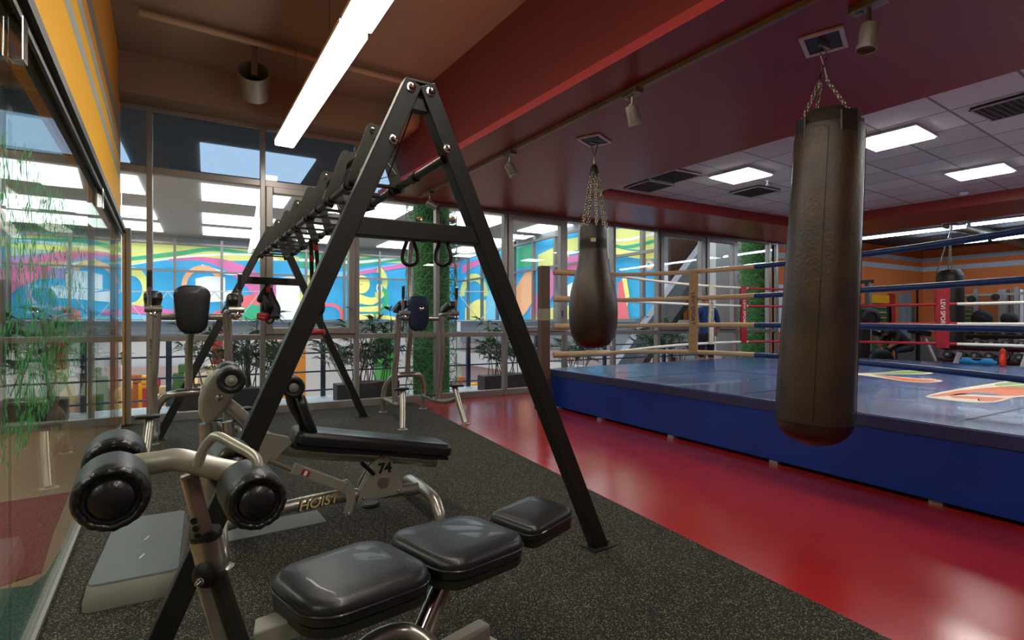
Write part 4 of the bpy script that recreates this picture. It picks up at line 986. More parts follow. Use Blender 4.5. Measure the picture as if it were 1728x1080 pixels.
# ================================================================== KNEE-RAISE TOWERS
def flange(mb_, p, r=.05): mb_.lathe(Vector(p), (0, 0, 1), [(r, 0), (r, .008), (r*.8, .013), (r*.5, .016)], 20)
def tower(label, pad_m, tall):
    root = thing('knee_raise_tower', (0, 0, 0), label, 'exercise tower')
    for s_ in (-1, 1):
        q = MB(); q.tube([V(.375*s_, 0, .01), V(.345*s_, .10, .22), V(.32*s_, .20, .42)], .036, 14, sm=3); flange(q, (.375*s_, 0, 0), .058); q.build('leg', 'silver', root, smooth=True)
        q = MB(); q.tube([V(.335*s_, .14, .28), V(.30*s_, .4, .215), V(.275*s_, .75, .19), V(.27*s_, 1.2, .19)], .032, 12, sm=4); q.build('base_tube', 'silver', root, smooth=True)
        q = MB(); q.tube([V(.275*s_, .66, .2), V(.30*s_, .60, .6), V(.29*s_, .55, .8), V(.27*s_, .52, 1.28)], .036, 14, sm=5); up_ = q.build('upright', 'silver', root, smooth=True)
        text_mesh('HOIST', .075, frame4(V(.29*s_, .515, .93), V(-.01*s_, -.02, 1).normalized(), V(-1, 0, 0), V(0, -1, 0)), 'lettering', 'ink', up_, shear=.3)
        q = MB(); q.pillow(rrect(.17, .11, .03), [(0, 0), (0, .018), (.008, .024)], frame4(V(.34*s_, .18, .42), V(1, 0, 0), V(0, 1, 0), V(0, 0, 1))); q.build('step_plate', 'black_plastic', root, smooth=True)
        if s_ > 0:
            q = MB(); q.pillow(rrect(.13, .09, .02), [(0, 0), (0, .014), (.006, .018)], frame4(V(.27, .9, .23), V(1, 0, 0), V(0, 1, 0), V(0, 0, 1))); q.build('step_plate', 'black_plastic', root, smooth=True)
        # arm: tube forward, padded rest, grips
        q = MB(); q.tube([V(.27*s_, .56, 1.28), V(.29*s_, .4, 1.30), V(.31*s_, .16, 1.30)], .026, 12, sm=3); q.cyl(V(.24*s_, .17, 1.30), V(.36*s_, .17, 1.30), .028); q.build('arm', 'silver', root, smooth=True)
        q = MB(); q.pillow(rrect(.34, .12, .05, taper=.25), padprof(.075, .028), frame4(V(.30*s_, .35, 1.34), V(0, -1, .25).normalized(), V(1, 0, 0), V(0, .25, 1).normalized())); q.build('arm_pad', 'vinyl', root, smooth=True)
        q = MB(); q.cyl(V(.325*s_, .17, 1.31), V(.325*s_, .15, 1.46), .014); q.cyl(V(.325*s_, .15, 1.46), V(.325*s_, .148, 1.475), .021); g_ = q.build('hand_grip', 'chrome', root, smooth=True); q = MB(); q.cyl(V(.325*s_, .14, 1.60), V(.325*s_, .138, 1.612), .02); q.build('grip_end', 'chrome', g_, smooth=True)
        q = MB(); q.cyl(V(.325*s_, .149, 1.475), V(.325*s_, .14, 1.60), .018); q.build('grip_sleeve', 'foam', g_, smooth=True)
        q = MB(); q.cyl(V(.30*s_, .1, 1.25), V(.30*s_, .36, 1.245), .02); q.build('dip_grip', 'foam', root, smooth=True)
        q = MB(); q.lathe(V(.30*s_, .1, 1.25), (0, -1, 0), [(.027, 0), (.027, .01), (.015, .014), (.015, .02), (.0, .022)], 18); q.build('grip_cap', 'chrome', root, smooth=True)
    q = MB(); q.tube([V(-.27, .55, 1.24), V(-.1, .64, 1.24), V(.1, .64, 1.24), V(.27, .55, 1.24)], .03, 12, sm=5); q.build('cross_tube', 'silver', root, smooth=True)
    q = MB(); q.tube([V(-.275, 1.25, 0), V(-.27, 1.2, .3), V(-.2, 1.12, .46), V(-.1, 1.07, .50), V(.1, 1.07, .50), V(.2, 1.12, .46), V(.27, 1.2, .3), V(.275, 1.25, 0)], .036, 14, sm=5)
    for s_ in (-1, 1): flange(q, (.275*s_, 1.25, 0), .058)
    q.build('rear_arch', 'silver', root, smooth=True)
    q = MB(); q.box((0, 1.07, .535), (.2, .08, .012)); q.build('mount_plate', 'silver_dark', root)
    q = MB(); pts = [V(0, 1.07, .52), V(0, 1.03, .8), V(0, .9, 1.0), V(0, .72, 1.12), V(0, .66, 1.25), V(0, .66, 1.45)]
    if tall: pts = [V(0, 1.07, .52), V(0, 1.03, .75), V(0, .95, 1.0), V(0, .93, 1.3), V(0, .97, 1.7), V(0, .93, 2.1), V(0, .8, 2.28), V(0, .6, 2.34)]
    q.tube(pts, .034, 14, sm=5); q.build('centre_post', 'silver', root, smooth=True)
    if tall:
        q = MB(); q.tube([V(0, .93, 1.2), V(0, .66, 1.25)], .028, 12); q.build('pad_bracket', 'silver', root, smooth=True)
        for s_ in (-1, 1):
            q = MB(); q.tube([V(0, .62, 2.34), V(.25*s_, .6, 2.36), V(.48*s_, .5, 2.30)], .018, 10, sm=4); b_ = q.build('pull_up_bar', 'silver', root, smooth=True)
            q = MB(); q.tube([V(.33*s_, .57, 2.345), V(.49*s_, .495, 2.297)], .024, 10); q.build('grip_sleeve', 'foam', b_, smooth=True)
    ol = [(y, x) for x, y in rrect(.44, .27, .10, 7, taper=.28)]; ol = ol[::-1]
    q = MB(); q.pillow(ol, padprof(.06, .028, .006), frame4(V(0, .63, 1.305), V(1, 0, 0), V(0, 0, 1), V(0, -1, 0))); pd = q.build('back_pad', pad_m, root, smooth=True)
    if pad_m == 'vinyl_blue':
        q = MB(); q.lathe(V(.03, .565, 1.36), (0, -1, 0), [(.03, 0), (.03, .008), (.012, .012), (0, .02)], 16); q.build('pad_bolt', 'chrome', pd, smooth=True)
    return root
tw = tower('silver knee-raise tower with black back pad, left beside the glass', 'vinyl_grey', False)
tw.location = (-.055, 5.03, 0.005); tw.rotation_euler = (0, 0, math.radians(5))
tw = tower('silver knee-raise and pull-up tower with dark blue back pad by the hedge column', 'vinyl_blue', True)
tw.location = (2.27, 5.73, 0.0); tw.rotation_euler = (0, 0, math.radians(-2))

# ================================================================== ROLLER PADS
def roller(a, b, r, parent, cap='alu', dark=False):
    a, b = Vector(a), Vector(b); ax = (b-a); L = ax.length; ax.normalize(); e = min(.022, r*.3)
    q = MB(); q.lathe(a, ax, [(r*.45, .008), (r*.60, .002), (r*.7, 0), (r*.86, 0), (r*.93, e*.18), (r*.985, e*.6), (r, e*1.1), (r, e*2), (r, L-e*2), (r, L-e*1.1), (r*.985, L-e*.6), (r*.93, L-e*.18), (r*.86, L), (r*.7, L), (r*.45, L-.006)], 40); o = q.build('roller_pad', 'foam', parent, smooth=True)
    if dark:
        q = MB(); q.lathe(a, -ax, [(r*.62, -.004), (r*.60, .004), (r*.52, .010), (r*.3, .014), (0, .015)], 28); q.build('end_cap', 'vinyl', o, smooth=True)
        u_ = ax.cross(V(0, 0, 1)).normalized(); v_ = ax.cross(u_); q = MB()
        q.tube([a-ax*.001+(u_*math.cos(t_)+v_*math.sin(t_))*r*(.82+.015*math.sin(9*t_)) for t_ in [2*PI*k/54 for k in range(54)]], [r*.115+.0012*math.sin(k*2.1) for k in range(54)], 10, closed=True); q.build('pleated_rim', 'vinyl', o, smooth=True)
    else:
        q = MB(); q.lathe(a, -ax, [(r*.42, -.004), (r*.40, .006), (r*.2, .008), (r*.14, .016), (0, .017)], 24); q.build('end_washer', cap, o, smooth=True)
    return o

# ================================================================== DECLINE BENCH "74"
yb = 3.27
hb_ = thing('decline_bench', V(.7, yb, 0), 'silver adjustable decline bench numbered 74 with long black pad and rollers', 'bench')
q = MB(); q.tube([V(.06, yb, .10), V(.3, yb, .135), V(.6, yb, .16), V(.85, yb, .15), V(1.18, yb, .13)], .038, 16, sm=5); q.build('base_tube', 'silver', hb_, smooth=True)
for x_, nm in ((.06, 'front_foot'), (1.2, 'rear_foot')):
    q = MB(); s1 = [V(x_, yb-.33, .012), V(x_, yb-.31, .07), V(x_, yb-.22, .125), V(x_, yb, .135), V(x_, yb+.22, .125), V(x_, yb+.31, .07), V(x_, yb+.33, .012)]
    q.tube(s1, .037, 14, sm=5); flange(q, (x_, yb-.33, .005), .062); flange(q, (x_, yb+.33, .005), .062); q.build('foot_tube', 'silver', hb_, smooth=True)
text_mesh('HOIST', .078, frame4(V(.56, yb-.0395, .155), V(1, 0, .075).normalized(), V(-.075, 0, 1).normalized(), V(0, -1, 0)), 'lettering', 'ink', hb_, shear=.25, ext=.0015, bold=.0035)
text_mesh('HOIST', .076, frame4(V(.563, yb-.0415, .156), V(1, 0, .075).normalized(), V(-.075, 0, 1).normalized(), V(0, -1, 0)), 'lettering_face', 'cream_shop', hb_, shear=.25, ext=.0015, bold=.001)
# triangular plate
def tri(y_):
    pts = [V(.78, y_, .115), V(1.07, y_, .135), V(1.055, y_, .20), V(.995, y_, .345), V(.965, y_, .385), V(.935, y_, .39), V(.905, y_, .36), V(.815, y_, .22)]
    return pts
for y_ in (yb-.055, yb+.045):
    q = MB(); q.prism(tri(y_), (0, .01, 0)); pt_ = q.build('side_plate', 'cream_metal', hb_, bevel=.004)
    if y_ < yb:
        q = MB(); q.lathe(V(.94, y_+.002, .22), (0, -1, 0), [(.038, 0), (.038, .003), (.03, .004), (.03, .001), (0, .001)], 24); q.build('plate_ring', 'chrome', pt_, smooth=True)
        q = MB(); q.lathe(V(.94, y_+.001, .22), (0, -1, 0), [(.03, 0), (.03, .0015), (0, .0015)], 20); q.build('plate_hole', 'stem_metal', pt_)
        text_mesh('74', .082, frame4(V(.948, y_-.002, .305), V(1, 0, 0), V(0, 0, 1), V(0, -1, 0)), 'number', 'ink', pt_, ext=.001, bold=.004)
        for x_, z_ in ((.82, .145), (1.035, .155), (.95, .368)): bolt(V(x_, y_-.001, z_), r=.007, par=pt_)
q = MB(); q.tube([V(.80, yb-.02, .16), V(.86, yb-.02, .27), V(.93, yb-.02, .39)], .02, 10); q.build('support_strut', 'silver', hb_, smooth=True)
q = MB(); q.cyl(V(.80, yb-.09, .365), V(.88, yb-.06, .28), .012); q.build('adjust_pin', 'black_plastic', hb_, smooth=True)
# backrest rail under pad and seat rail
a, b = V(.43, yb, .485), V(1.34, yb, .305)
rail_pts = [V(.02, yb, .80), V(.12, yb, .73), V(.26, yb, .575), V(.40, yb, .48), V(.62, yb, .425), V(.95, yb, .365), V(1.30, yb, .29)]
q = MB(); q.tube(rail_pts, .040, 14, sm=5); q.build('main_rail', 'silver', hb_, smooth=True)
d = (b-a).normalized(); upv = V(-d.z, 0, d.x)
q = MB(); q.pillow(rrect(.96, .28, .05), padprof(.075, .03), frame4(a.lerp(b, .5)+upv*.035, d, V(0, 1, 0), upv)); bp = q.build('back_pad', 'vinyl', hb_, smooth=True)
q = MB(); q.bar(a+upv*.02, b+upv*.02, .22, .02, up=upv); q.build('pad_board', 'black_plastic', hb_)
# hinge body and roller arms
q = MB(); pts = [(.02, .93), (.07, .95), (.13, .92), (.15, .87), (.13, .80), (.10, .74), (.06, .69), (.02, .66), (-.015, .67), (-.035, .72), (-.035, .79), (-.015, .87)]
q.prism([V(x_, yb-.05, z_) for x_, z_ in pts], (0, .1, 0)); q.build('hinge_body', 'cream_metal', hb_, bevel=.02)
bolt(V(.06, yb-.052, .80), r=.012, par=hb_); 
q = MB(); q.tube([V(.11, yb-.2, .905), V(.11, yb+.2, .905)], .016, 10); q.build('roller_axle', 'chrome', hb_, smooth=True)
roller(V(.11, yb-.26, .905), V(.11, yb-.08, .905), .068, hb_); roller(V(.11, yb+.08, .905), V(.11, yb+.26, .905), .068, hb_)
q = MB(); q.tube([V(.42, yb, .84), V(.43, yb, .74), V(.50, yb, .60)], .032, 12, sm=4); q.build('roller_arm', 'vinyl', hb_, smooth=True)
q = MB(); q.tube([V(.41, yb-.18, .845), V(.41, yb+.2, .845)], .014, 10); q.build('roller_axle', 'chrome', hb_, smooth=True)
roller(V(.41, yb-.2, .845), V(.41, yb-.05, .845), .06, hb_); roller(V(.41, yb+.06, .845), V(.41, yb+.22, .845), .06, hb_)
q = MB(); q.pillow(rrect(.26, .26, .06), padprof(.05, .02), frame4(V(.47, yb, .66), V(.3, 0, -.95).normalized(), V(0, 1, 0), V(-.95, 0, -.3).normalized()*-1)); q.build('thigh_pad', 'vinyl', hb_, smooth=True)
q = MB(); q.tube([V(.0, yb, .66), V(.01, yb, .4), V(.02, yb, .14)], .034, 12); q.tube([V(.10, yb, .66), V(.12, yb, .45), V(.07, yb, .16)], .03, 12, sm=4); q.build('front_column', 'silver', hb_, smooth=True)
q = MB(); q.prism([V(x_, yb-.07, z_) for x_, z_ in ((.27, .60), (.40, .56), (.42, .52), (.36, .47), (.32, .42), (.27, .42), (.25, .48))], (0, .012, 0)); q.build('link_plate', 'cream_metal', hb_, bevel=.004)
q = MB(); q.tube([V(.30, yb-.075, .445), V(.42, yb-.075, .375)], .016, 10); q.build('piston', 'alu_warm', hb_, smooth=True)
q = MB(); q.bar(V(.42, yb-.08, .385), V(.70, yb-.08, .235), .035, .06); lk = q.build('link_box', 'cream_metal', hb_, bevel=.006)
q = MB(); q.bar(V(.465, yb-.099, .361), V(.505, yb-.099, .3395), .002, .034); q.build('sticker', 'rubber_red', lk)
q = MB(); q.bar(V(.478, yb-.1005, .354), V(.492, yb-.1005, .3465), .002, .026); q.build('sticker_centre', 'ink_white', lk)
q = MB(); q.prism([V(x_, yb-.085, z_) for x_, z_ in ((.67, .27), (.72, .28), (.76, .23), (.765, .15), (.74, .06), (.71, .055), (.70, .09), (.715, .15), (.70, .20), (.66, .225))], (0, .014, 0)); q.build('hook_plate', 'cream_metal', hb_, bevel=.004)
bolt(V(.725, yb-.087, .075), r=.009, par=hb_)
q = MB(); q.lathe(FZ(625, 853, .005)+V(0, 0, .0), (0, 0, 1), [(.055, 0), (.058, .008), (.05, .02), (0, .024)], 28); tag(q.build('rubber_puck', 'planter', smooth=True), 'small round dark rubber disc on the floor under the number plate', 'floor puck')
q = MB(); pts = [FZ(392, 905, .005), FZ(535, 862, .005), FZ(551, 881, .005), FZ(408, 908, .005)]
pts = [V(.1, 2.97, .005), V(.62, 3.06, .005), V(.60, 2.9, .005), V(.12, 2.80, .005)]
q.prism([FZ(352, 922, .005), FZ(551, 881, .005), FZ(535, 862, .005), FZ(352, 898, .005)], (0, 0, .006)); tag(q.build('floor_plate', 'mat_grey'), 'flat grey mat under the base tube of the decline bench', 'mat')

# ================================================================== AEROBIC STEP
sx0, sx1, sy0, sy1 = -.43, -.11, 2.80, 3.62
sp_ = thing('step_platform', V(-.27, 3.2, .005), 'low grey step platform on the rubber floor beside the glass', 'step platform')
T0 = frame4(V(-.265, 3.2, .005), V(1, 0, 0), V(0, 1, 0), V(0, 0, 1))
q = MB(); q.pillow(rrect(.36, .88, .04), [(0, .0), (.0, .03), (.015, .095), (.02, .1)], T0); q.build('platform_body', 'step_side', sp_, smooth=True)
q = MB(); q.pillow(rrect(.325, .85, .03), [(0, .10), (.003, .106)], T0); q.build('step_surface', 'step_grey', sp_, smooth=True)
q = MB()
for yy in (2.98, 3.22): q.bar(V(-.265, yy, .112), V(-.25, yy+.045, .112), .005, .004)
q.build('surface_mark', 'white_strip', sp_)

# ================================================================== FOREGROUND ROLLER BENCH
fbn = thing('sit_up_bench', W(-.43, 1.4, 0), 'silver sit-up bench with four big rollers and three black cushions, nearest the camera', 'bench')
U2 = V(.69, .72, 0).normalized(); uW = (RT*U2.x+FW*U2.y); vW = V(0, 0, 1).cross(uW)
def cush(r, f, z, L, Wd, T, tilt, taper=0, yaw=0, name='cushion', rc=.07):
    R = Matrix.Rotation(yaw, 3, 'Z'); x = (R @ uW); y = V(0, 0, 1).cross(x); c, s_ = math.cos(tilt), math.sin(tilt)
    x2 = (x*c+V(0, 0, s_)); z2 = x2.cross(y)
    T4 = frame4(W(r, f, z)-z2*T, x2, y, z2)
    q = MB(); q.pillow(rrect(L, Wd, rc, 8, taper), padprof(T, T*.42, .006), T4); o = q.build(name, 'vinyl_grey', fbn, smooth=True)
    q = MB(); q.pillow(rrect(L*.97, Wd*.97, rc*.9, 8, taper), [(.004, -.022), (0, -.018), (0, .004)], T4); q.build('cushion_board', 'frame_plate', o, smooth=True)
    q = MB(); ol = rrect(L+.003, Wd+.003, rc, 8, taper); q.tube([T4 @ V(x_, y_, T*.5) for x_, y_ in ol], .003, 5, closed=True); q.build('piping', 'vinyl', o, smooth=True)
cush(-.428, 1.425, .545, .355, .315, .065, math.radians(-2), .12, 0, 'seat_cushion', .09)
cush(-.168, 1.70, .525, .36, .33, .065, math.radians(-4), -.1, 0, 'back_cushion', .085)
cush(.072, 1.975, .505, .25, .23, .055, math.radians(4), -.05, 0, 'head_cushion', .045)
vr = (RT*-.58+FW*.81).normalized()
def RP(r, f, z, s_): return W(r, f, z)+vr*s_
for (r, f, z, rad) in ((-.763, 1.016, .862, .0645), (-.525, 1.10, .828, .060)):
    for s0, s1 in ((0, .15), (.29, .44)): roller(RP(r, f, z, s0), RP(r, f, z, s1), rad, fbn, dark=True)
    q = MB(); q.tube([RP(r, f, z, .1), RP(r, f, z, .33)], .016, 12); q.build('roller_axle', 'chrome', fbn, smooth=True)
a = RP(-.763, 1.016, .872, .22); b = RP(-.525, 1.10, .838, .22); m_ = a.lerp(b, .5)
q = MB(); q.tube([a, a.lerp(b, .35)+V(0, 0, .018), m_+V(0, 0, .025), a.lerp(b, .8)+V(0, 0, .008), b], .026, 16, sm=5); q.build('roller_bracket', 'cream_metal', fbn, smooth=True)
bt = m_+V(0, 0, .0)
q = MB(); q.tube([P(x, y, t_) for x, y, t_ in ((333, 786, 1.20), (342, 762, 1.20), (354, 744, 1.20), (368, 737, 1.19), (398, 752, 1.18), (426, 768, 1.17), (435, 782, 1.165), (436, 806, 1.16))], .0112, 12, sm=4); q.build('hand_bar', 'cream_metal', fbn, smooth=True)
s0 = P(318, 800, 1.25); s1 = P(346, 905, 1.27); s2 = P(362, 975, 1.285); s3 = P(400, 1085, 1.31)
q = MB(); q.bar(s0, s1, .034, .034, up=uW); stm = q.build('stem', 'stem_metal', fbn, bevel=.006)
for k in range(3):
    p_ = s0.lerp(s1, .70+k*.12); q = MB(); q.lathe(p_-FW*.018-uW*.002, -FW, [(.008, 0), (.008, .004), (0, .004)], 14); q.build('adjust_hole', 'ink', stm)
q = MB(); q.lathe(s1+V(0, 0, .012), (s2-s1), [(.034, 0), (.036, .005), (.034, .018)], 24); q.build('stem_collar', 'frame_plate', fbn, smooth=True)
q = MB(); q.tube([s1, s1.lerp(s2, .5), s2], [.034, .033, .026], 20, sm=3); q.build('stem_housing', 'silver', fbn, smooth=True)
q = MB(); q.lathe(s2-FW*.03+V(0, 0, .025), -FW, [(.028, 0), (.03, .012), (.02, .02), (.0, .022)], 24); kb = q.build('pivot_knob', 'black_plastic', fbn, smooth=True)
bolt(s2-FW*.055+V(0, 0, .02), -FW, .006, kb)
e3 = s3+(s3-s2).normalized()*.42
q = MB(); q.bar(s2+V(0, 0, .02), e3, .055, .04, up=uW); q.build('lower_post', 'frame_plate', fbn, bevel=.01)
q = MB(); q.bar(s2-uW*.02, e3-uW*.045, .02, .04, up=uW); q.build('post_rail', 'silver', fbn, bevel=.005)
# base beam and supports
e3f = V(e3.x, e3.y, .12)
q = MB(); q.bar(e3f-uW*.05, e3f+uW*.70, .06, .06); q.build('base_beam', 'cream_metal', fbn, bevel=.01)
for k, (u_, hw_) in enumerate(((0.0, .26), (.70, .05))):
    c_ = e3f+uW*u_; q = MB(); q.bar(c_-vW*hw_+V(0, 0, -.06), c_+vW*hw_+V(0, 0, -.06), .07, .05); q.build('cross_foot', 'cream_metal', fbn, bevel=.015)
    for s_ in (-1, 1): q = MB(); q.box(c_+vW*hw_*s_+V(0, 0, -.095), (.07, .05, .05), Matrix.Rotation(-YAW+.8, 3, 'Z')); q.build('rubber_foot', 'black_plastic', fbn)
sa = P(432, 1072, 1.30); sb_ = P(480, 1040, 1.42)
q = MB(); q.bar(sa, W(-.5, 1.35, .46), .07, .05); q.build('seat_bracket', 'cream_metal', fbn, bevel=.006)
ja = W(-.19, 1.68, .46); jb = e3f+uW*.42
q = MB(); q.tube([ja, P(700, 1080, 1.5), jb], .022, 14); q.build('support_post', 'chrome', fbn, smooth=True)
q = MB(); q.tube([ja+uW*.035, P(720, 1080, 1.54), jb+uW*.05], .013, 12); q.build('adjust_rod', 'alu_warm', fbn, smooth=True)
q = MB(); q.prism([ja+vW*-.03+uW*x_+V(0, 0, z_) for x_, z_ in ((-.03, .02), (.09, .02), (.08, -.03), (.04, -.055), (.0, -.03))], vW*.06); pbk = q.build('pivot_bracket', 'cream_metal', fbn, bevel=.004)
bolt(ja-vW*.032+uW*.04+V(0, 0, -.02), -vW, .011, pbk)
q = MB(); q.bar(W(-.55, 1.33, .475), W(.09, 1.98, .445), .05, .035); q.build('cushion_rail', 'cream_metal', fbn, bevel=.006)
q = MB(); q.tube([W(-.42, 1.30, .30), W(-.40, 1.42, .33), W(-.32, 1.50, .33), W(-.24, 1.50, .30), W(-.16, 1.46, .22)], .024, 12, sm=5); q.build('cradle_tube', 'silver', fbn, smooth=True)

# ================================================================== PEOPLE
def person(name_parts, joints, radii, edges, label, loc, clothes, root_i=0):
    root = thing('person', loc, label, 'person')
    me = bpy.data.meshes.new('body'); loc = Vector(loc)
    me.from_pydata([Vector(j) for j in joints], edges, []); o = bpy.data.objects.new('body', me); COL.objects.link(o); o.parent = root
    sk = o.modifiers.new('skin', 'SKIN'); 
    for i, r in enumerate(radii): me.skin_vertices[0].data[i].radius = r if isinstance(r, tuple) else (r, r)
    me.skin_vertices[0].data[root_i].use_root = True
    s2_ = o.modifiers.new('sub', 'SUBSURF'); s2_.levels = 2; s2_.render_levels = 2
    for k in clothes: me.materials.append(MATS[k])
    # bake so that clothes can be told apart by height
    dg = bpy.context.evaluated_depsgraph_get(); dg.update(); nm = bpy.data.meshes.new_from_object(o.evaluated_get(dg)); o.modifiers.clear(); o.data = nm
    nm.materials.clear()
    for k in clothes: nm.materials.append(MATS[k])
    for p_ in nm.polygons: p_.use_smooth = True
    return root, nm
def standing(loc, rot, label, shirt, shorts):
    J = [(0, 0, .93), (0, .01, 1.12), (0, .02, 1.34), (0, .015, 1.44), (0, -.01, 1.52), (0, -.03, 1.62), (0, -.025, 1.72),
         (-.17, .01, 1.41), (-.24, .02, 1.15), (-.23, -.06, .92), (.17, .01, 1.41), (.26, .03, 1.15), (.25, -.04, .91),
         (-.09, 0, .88), (-.10, -.01, .5), (-.11, .03, .09), (-.12, -.12, .04), (.09, 0, .88), (.11, -.01, .5), (.12, .03, .09), (.13, -.12, .04)]
    Rr = [(.15, .11), (.14, .10), (.175, .11), (.10, .08), .058, .082, .075, .07, .045, .034, .07, .045, .034, .09, .058, .042, .04, .09, .058, .042, .04]
    E = [(0, 1), (1, 2), (2, 3), (3, 4), (4, 5), (5, 6), (3, 7), (7, 8), (8, 9), (3, 10), (10, 11), (11, 12), (0, 13), (13, 14), (14, 15), (15, 16), (0, 17), (17, 18), (18, 19), (19, 20)]
    root, me = person(None, J, Rr, E, label, loc, ['skin', shirt, shorts, 'hair'])
    for p_ in me.polygons:
        c_ = p_.center; m_ = 0
        if c_.z > 1.60 and (c_.y > -.06 or c_.z > 1.70): m_ = 3
        elif c_.z > 1.50: m_ = 0
        elif c_.z > .97 and not (abs(c_.x) > .19 and c_.z < 1.08): m_ = 1
        elif .52 < c_.z <= .97 and abs(c_.x) < .2: m_ = 2
        p_.material_index = m_
    for s_ in (-1, 1):       # hands
        w_ = V(*J[9]) if s_ < 0 else V(*J[12]); q = MB()
        q.tube([w_, w_+V(0, -.02, -.05), w_+V(0, -.03, -.1)], [.026, .036, .028], 10); q.build('palm', 'skin', root, smooth=True)
        for k in range(4):
            b_ = w_+V(0, -.055+.02*k, -.095); q = MB(); q.tube([b_, b_+V(0, -.005, -.04), b_+V(.0, .01, -.07-.008*(k in (1, 2)))], [.009, .0085, .007], 8); q.build('finger', 'skin', root, smooth=True)
        q = MB(); q.tube([w_+V(0, -.045, -.05), w_+V(0, -.075, -.08), w_+V(0, -.08, -.105)], [.011, .01, .008], 8); q.build('thumb', 'skin', root, smooth=True)
    hd = V(0, -.03, 1.655)
    for s_ in (-1, 1): q = MB(); q.lathe(hd+V(.079*s_, 0, -.01), (s_, 0, 0), [(.02, 0), (.024, .006), (.012, .012)], 12); q.build('ear', 'skin', root, smooth=True)
    q = MB(); q.lathe(hd+V(0, -.075, -.02), (0, -1, .1), [(.018, 0), (.014, .018), (.004, .026)], 10); q.build('nose', 'skin', root, smooth=True)
    for s_ in (-1, 1): q = MB(); q.lathe(hd+V(.03*s_, -.076, .012), (0, -1, 0), [(.012, 0), (.008, .006), (0, .007)], 10); q.build('eye', 'ink', root, smooth=True)
    q = MB(); q.box(hd+V(0, -.078, -.06), (.045, .01, .01)); q.build('mouth', 'strap_red', root)
    root.rotation_euler = (0, 0, rot); return root
standing((8.28, 6.98, 0), PI-.35, 'person seen from behind in blue shirt and black shorts, beyond the ring ropes', 'shirt_blue', 'shorts')
def bending(loc, rot, label):
    J = [(0, 0, .62), (0, -.10, .78), (0, -.28, .93), (0, -.36, .97), (0, -.44, .97), (0, -.52, .95), (0, -.58, .92),
         (-.17, -.3, .93), (-.22, -.42, .72), (-.15, -.55, .58), (.17, -.3, .93), (.22, -.42, .72), (.15, -.55, .58),
         (-.11, 0, .58), (-.16, -.40, .52), (-.16, -.36, .1), (-.16, -.5, .04), (.11, 0, .58), (.16, -.40, .52), (.16, -.36, .1), (.16, -.5, .04)]
    Rr = [(.15, .12), (.15, .12), (.17, .12), (.10, .09), .06, .085, .075, .07, .05, .036, .07, .05, .036, .10, .065, .045, .04, .10, .065, .045, .04]
    E = [(0, 1), (1, 2), (2, 3), (3, 4), (4, 5), (5, 6), (3, 7), (7, 8), (8, 9), (3, 10), (10, 11), (11, 12), (0, 13), (13, 14), (14, 15), (15, 16), (0, 17), (17, 18), (18, 19), (19, 20)]
    root, me = person(None, J, Rr, E, label, loc, ['skin', 'shirt_black', 'shorts', 'hair'])
    for p_ in me.polygons:
        c_ = p_.center; m_ = 0
        if c_.y < -.47 and c_.z > .84: m_ = 3 if c_.z > .93 else 0
        elif c_.y < -.42 and c_.z < .75: m_ = 0
        elif c_.z > .66: m_ = 1
        elif c_.z > .3: m_ = 2
        p_.material_index = m_
    for s_ in (-1, 1):
        w_ = V(*J[9]) if s_ < 0 else V(*J[12]); q = MB(); q.tube([w_, w_+V(0, -.03, -.05), w_+V(0, -.03, -.09)], [.028, .036, .028], 10); q.build('palm', 'skin', root, smooth=True)
        for k in range(4):
            b_ = w_+V(-.03+.02*k, -.035, -.085); q = MB(); q.tube([b_, b_+V(0, -.02, -.03), b_+V(0, 0, -.055)], .0085, 8); q.build('finger', 'skin', root, smooth=True)
        q = MB(); q.tube([w_+V(.03*-s_, -.01, -.05), w_+V(.05*-s_, -.02, -.08)], .01, 8); q.build('thumb', 'skin', root, smooth=True)
    root.rotation_euler = (0, 0, rot); return root
pb_ = P(1530, 600, 12.6); bending((pb_.x, pb_.y, 0), -2.1, 'person in black bending forward on a bench behind the ring')

